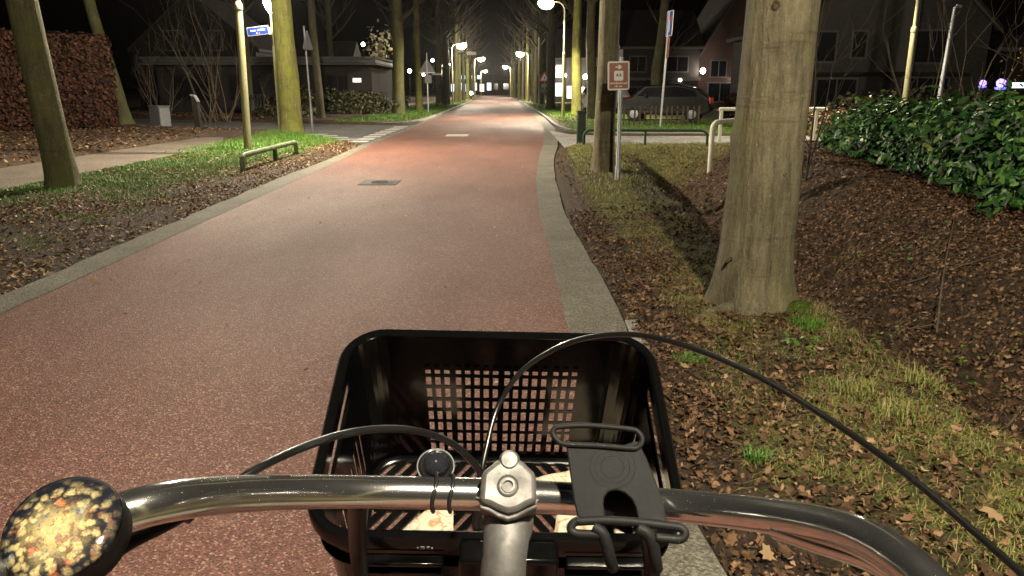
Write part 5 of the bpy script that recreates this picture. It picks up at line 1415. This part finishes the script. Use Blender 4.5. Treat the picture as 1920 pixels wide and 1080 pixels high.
ploop([(1050, 803), (1100, 800), (1180, 806), (1198, 812), (1205, 826), (1196, 840), (1180, 842), (1120, 838), (1060, 836), (1044, 828), (1036, 816), (1040, 806)], .0021, 'top_loop', True, .003)
ploop([(1086, 974), (1075, 980), (1071, 990), (1080, 997), (1100, 998), (1125, 998)], .0032, 'lower_strap', False, .003)
ploop([(1080, 976), (1130, 973), (1180, 974), (1230, 978), (1268, 982), (1277, 992), (1268, 1002), (1240, 1001), (1225, 1000)], .0032, 'lower_strap', False, .003)
ploop([(1112, 985), (1128, 995), (1136, 1015), (1142, 1040), (1148, 1058)], .0044, 'prong', False, zs=[.003, .003, .0, -.006, -.016])
ploop([(1192, 985), (1210, 994), (1219, 1012), (1224, 1036), (1228, 1056)], .0047, 'prong', False, zs=[.003, .003, .0, -.006, -.016])
p0, tt = hb_at(1155)
a1 = tt.orthogonal().normalized(); a2 = tt.cross(a1); m = MB()
for off in np.linspace(-.024, .028, 9):
    pass
m.tube([p0 - tt * .026, p0 + tt * .030], .0150, 20).build('strap', 'grey_silicone', PH, world=True)

# basket
TILT = math.radians(27); ROLL = math.radians(1.6)
ey = Vector((0, math.cos(TILT), math.sin(TILT))); ez = Vector((0, -math.sin(TILT), math.cos(TILT)))
RR = Matrix.Rotation(ROLL, 3, ey); ex = RR @ Vector((1, 0, 0)); ez = RR @ ez
N0 = dep(930, 1006, .785)
F0 = N0 + ey * .295
BM = Matrix.Identity(4)
for i in range(3): BM[i][0], BM[i][1], BM[i][2], BM[i][3] = ex[i], ey[i], ez[i], N0[i]
# local: x right, y forward (0 near .. .295 far), z up from the rim plane
CR = thing('bicycle_basket', 'black plastic crate basket mounted in front of the handlebar', 'basket', N0 + Vector((0, .2, -.3)))
WB, LB, HBk = .392, .288, .270
def outline(w, l, r, n=7, y0=None):
    """closed rounded rectangle, counter-clockwise from the near-left corner; list of (x, y)"""
    y0 = (.295 - l) / 2 if y0 is None else y0; out = []
    for cx, cy, a0 in ((w / 2 - r, y0 + r, -PI / 2), (w / 2 - r, y0 + l - r, 0), (-w / 2 + r, y0 + l - r, PI / 2), (-w / 2 + r, y0 + r, PI)):
        for k in range(n): a = a0 + PI / 2 * k / (n - 1); out.append((cx + r * math.cos(a), cy + r * math.sin(a)))
    return out
def basket_wall():
    r = .045; pt = .0002
    # column breaks on the far (grid) side
    colc = []; x = 0
    for gname, cnt in (('a', 3), ('b', 5), ('c', 5), ('d', 3)):
        for i in range(cnt): colc.append(x); x += .0131
        x += .0032
    colc = np.array(colc); colc = colc - (colc[0] + colc[-1]) / 2 + .004
    hw = .0037
    gridx = sorted([c - hw for c in colc] + [c + hw for c in colc])
    rows = [-.063 - .0254 * k for k in range(8)]; hh = [.0108, .0088, .0102, .0088, .0102, .0100, .0104, .0100]
    zr = sorted(set([0, -.018, -.048, -HBk] + [z + h for z, h in zip(rows, hh)] + [z - h for z, h in zip(rows, hh)]), reverse=True)
    slots = [(.06 + .021 * k, .06 + .021 * k + .008) for k in range(9)]
    # perimeter points with tags
    w, l, y0 = WB, LB, (.295 - LB) / 2
    per = []
    def arc(cx, cy, a0):
        for k in range(1, 10): a = a0 + PI / 2 * k / 10; per.append((cx + r * math.cos(a), cy + r * math.sin(a), 'corner'))
    def run(axis, fixed, vals, side):
        for v in vals: per.append((v, fixed, side) if axis == 'x' else (fixed, v, side))
    run('x', y0, np.linspace(-w / 2 + r, w / 2 - r, 12), 'near'); arc(w / 2 - r, y0 + r, -PI / 2)
    sy = sorted(set([y0 + r, y0 + l - r, .075, .225] + [s for q in slots for s in q]))
    run('y', w / 2, sy, 'side'); arc(w / 2 - r, y0 + l - r, 0)
    fx = sorted([w / 2 - r, -w / 2 + r] + gridx, reverse=True)
    run('x', y0 + l, fx, 'far'); arc(-w / 2 + r, y0 + l - r, PI / 2)
    run('y', -w / 2, sy[::-1], 'side'); arc(-w / 2 + r, y0 + r, PI)
    n = len(per); vs = []; fs = []
    def taper(x, y, z):
        f = 1 - .012 * (-z / HBk); return (x * f, (y - .1475) * f + .1475, z)
    for z in zr:
        for p in per: vs.append(taper(p[0], p[1], z))
    for i in range(len(zr) - 1):
        zc = (zr[i] + zr[i + 1]) / 2
        for j in range(n):
            a, b = per[j], per[(j + 1) % n]
            hole = False
            if a[2] == 'far' and b[2] == 'far':
                xc = (a[0] + b[0]) / 2
                hole = np.min(np.abs(colc - xc)) < hw * .9 and any(abs(zc - z) < h for z, h in zip(rows, hh))
            if a[2] == 'side' and b[2] == 'side':
                yc = (a[1] + b[1]) / 2
                if .075 < yc < .225 and -.048 < zc < -.018: hole = True
                if zc < -.12 and zc > -.24 and any(s0 < yc < s1 for s0, s1 in slots): hole = True
            if not hole: fs.append((i * n + j, i * n + (j + 1) % n, (i + 1) * n + (j + 1) % n, (i + 1) * n + j))
    vs = [BM @ Vector(v) for v in vs]
    o = MB().add(vs, fs).build('wall', 'black_plastic', CR, world=True, smooth=0, solid=-.0018)
    return o
basket_wall()
def sweep_rim(name, off_prof, w, l, r, mat, n=10):
    base = outline(w, l, r, n); k = len(base); vs = []; fs = []; m_ = len(off_prof)
    for i in range(k):
        p = Vector(base[i]); t = (Vector(base[(i + 1) % k]) - Vector(base[i - 1])).normalized(); nrm = Vector((t.y, -t.x))
        for o_, z in off_prof: q = p + nrm * o_; vs.append(BM @ Vector((q.x, q.y, z)))
    for i in range(k):
        for j in range(m_):
            i2 = (i + 1) % k; j2 = (j + 1) % m_
            fs.append((i * m_ + j, i * m_ + j2, i2 * m_ + j2, i2 * m_ + j))
    return MB().add(vs, fs).build(name, mat, CR, world=True, smooth=40)
sweep_rim('rim', [(-.002, .001), (.001, .004), (.008, .004), (.011, .0005), (.0115, -.017), (.0085, -.019), (.0080, -.004), (.0, -.006)], WB, LB, .046, 'black_plastic')
sweep_rim('rib', [(.0, -.058), (.007, -.060), (.007, -.064), (.0, -.066)], WB - .002, LB - .002, .045, 'black_plastic')
# floor: frame ring and diagonal slats
fl = sweep_rim('floor', [(-.009, -HBk - .004), (-.009, -HBk + .001), (-.004, -HBk + .002), (.0, -HBk + .006), (.002, -HBk - .004)], WB - .008, LB - .008, .045, 'black_plastic')
ymin, ymax = .035, .262
slat_me = {}
for side in (-1, 1):
    for k in range(14):
        x0 = side * (.0 + k * .0235 - .12)      # at far end; slats lean outwards towards the rider
        p = Vector((side * (k * .0235 - .117), .284)); q_ = Vector((side * (k * .0235 - .105 + .19), .03))
        # clip to the half
        def clip(p, q, lo, hi):
            d = q - p; t0, t1 = 0.0, 1.0
            if abs(d.x) > 1e-9:
                a_, b_ = (lo - p.x) / d.x, (hi - p.x) / d.x
                if a_ > b_: a_, b_ = b_, a_
                t0, t1 = max(t0, a_), min(t1, b_)
            return (p + d * t0, p + d * t1) if t1 > t0 + .03 else None
        cpd = clip(p, q_, .004, WB / 2 - .010) if side > 0 else clip(p, q_, -WB / 2 + .010, -.004)
        if not cpd: continue
        a_, b_ = cpd; d = (b_ - a_); L_ = d.length; c_ = (a_ + b_) / 2
        R_ = Matrix.Rotation(math.atan2(d.y, d.x), 3, 'Z')
        m = MB().box((c_.x, c_.y, -HBk - .001), (L_, .0105, .005), R_)
        m.v = [BM @ Vector(v) for v in m.v]
        m.build('slat', 'black_plastic', fl, world=True, smooth=0)
m = MB().box((0, .148, -HBk - .0015), (.016, .235, .006)); m.v = [BM @ Vector(v) for v in m.v]
m.build('centre_bar', 'black_plastic', fl, world=True, smooth=0)
m = MB().box((0, .20, -HBk - .0045), (WB - .03, .012, .004)); m.v = [BM @ Vector(v) for v in m.v]
m.build('cross_bar', 'black_plastic', fl, world=True, smooth=0)
# ribs on the near wall and hanger arms to the handlebar
for z, hgt_ in ((-.030, .006), (-.048, .006)):
    for xa, xb in ((-.145, -.055), (.075, .16)):
        m = MB().box(((xa + xb) / 2, -.012, z), (xb - xa, .014, hgt_)); m.v = [BM @ Vector(v) for v in m.v]
        m.build('near_rib', 'black_plastic', CR, world=True, bevel=.002)
for px, px2 in ((668, 676), (1213, 1222)):
    p0 = hb_at(px)[0] + Vector((0, .005, -.004)); p1 = dep(px + 2, 1000, .68); p2 = dep(px2, 1080, .74)
    MB().tube(catmull([p0, p1, p2, p2 + Vector((0, .03, -.16))], 5), .0085, 10).build('hanger_arm', 'black_metal', CR, world=True, smooth=180)
m = MB().box((.013, -.03, -.06), (.10, .025, .17)); m.v = [BM @ Vector(v) for v in m.v]
m.build('mount_block', 'black_plastic', CR, world=True, bevel=.004)
g = MB()
for i, (x, z, w, h) in enumerate(((-.0095, .0006, .0016, .0016), (-.0045, .0022, .004, .0011), (-.0045, -.0008, .0042, .0022), (.0015, .0022, .003, .0011), (.0012, -.0004, .0022, .0018), (.0055, .0004, .0018, .0014), (.0055, -.0018, .0018, .0012))):
    g.box((-.0725 + x, -.0083, -.011 + z), (w, .0008, h))
g.v = [BM @ Vector(v) for v in g.v]; g.build('moulded_mark', 'pale_grey_plastic', CR, world=True, smooth=0)
# cream patterned paper on the basket floor
def paper(name, poly, label, z0, seed):
    bm = bmesh.new()
    x0 = min(p[0] for p in poly); x1 = max(p[0] for p in poly); y0 = min(p[1] for p in poly); y1 = max(p[1] for p in poly)
    f = bm.faces.new([bm.verts.new((x, y, 0)) for x, y in poly])
    for k in range(1, 14):
        for ax_, lo, hi in (((1, 0, 0), x0, x1), ((0, 1, 0), y0, y1)):
            c = lo + (hi - lo) * k / 14
            bmesh.ops.bisect_plane(bm, geom=bm.verts[:] + bm.edges[:] + bm.faces[:], plane_co=(c, c, 0), plane_no=ax_)
    for v in bm.verts:
        v.co.z = z0 + .005 * mnoise.noise(Vector((v.co.x * 26 + seed, v.co.y * 26, seed))) + .0025 * mnoise.noise(Vector((v.co.x * 70, v.co.y * 70, seed)))
        v.co = BM @ v.co
    me = bpy.data.meshes.new(name); bm.to_mesh(me); bm.free()
    o = link(name, me, 'cream_paper', None, 180, 0, 0, .001)
    tag(o, label, 'paper', 'papers in the basket')
def bl(px, py, z):
    Bi = BM.inverted(); o_ = Bi @ Vector((0, 0, CAM_H)); d_2 = Bi.to_3x3() @ ray(px, py); t_ = (z - o_.z) / d_2.z; q_2 = o_ + d_2 * t_
    return (q_2.x, q_2.y)
paper('paper', [bl(px, py, -HBk + .01) for px, py in ((728, 1015), (752, 994), (800, 957), (825, 940), (850, 935), (850, 1015))], 'cream patterned paper on the basket floor left of the stem', -HBk + .010, 2)
paper('paper', [bl(px, py, -HBk + .012) for px, py in ((1036, 1020), (1046, 952), (1003, 897), (1066, 882), (1180, 893), (1212, 930), (1214, 1020))], 'cream patterned paper on the basket floor under the phone holder', -HBk + .012, 7)

# ------------------------------------------------------------------ thin night air round everything
hz = MB().box((0, 130, 6.5), (700, 460, 17)).build('haze', None, None, smooth=0)
m = bpy.data.materials.new('haze_air'); m.use_nodes = True
nt = m.node_tree; nt.nodes.clear()
pv = nt.nodes.new('ShaderNodeVolumePrincipled'); pv.inputs['Density'].default_value = .00008; pv.inputs['Anisotropy'].default_value = .86
pv.inputs['Color'].default_value = (.92, .92, .92, 1)
out = nt.nodes.new('ShaderNodeOutputMaterial'); nt.links.new(pv.outputs[0], out.inputs['Volume'])
hz.data.materials.append(m); hz['kind'] = 'stuff'
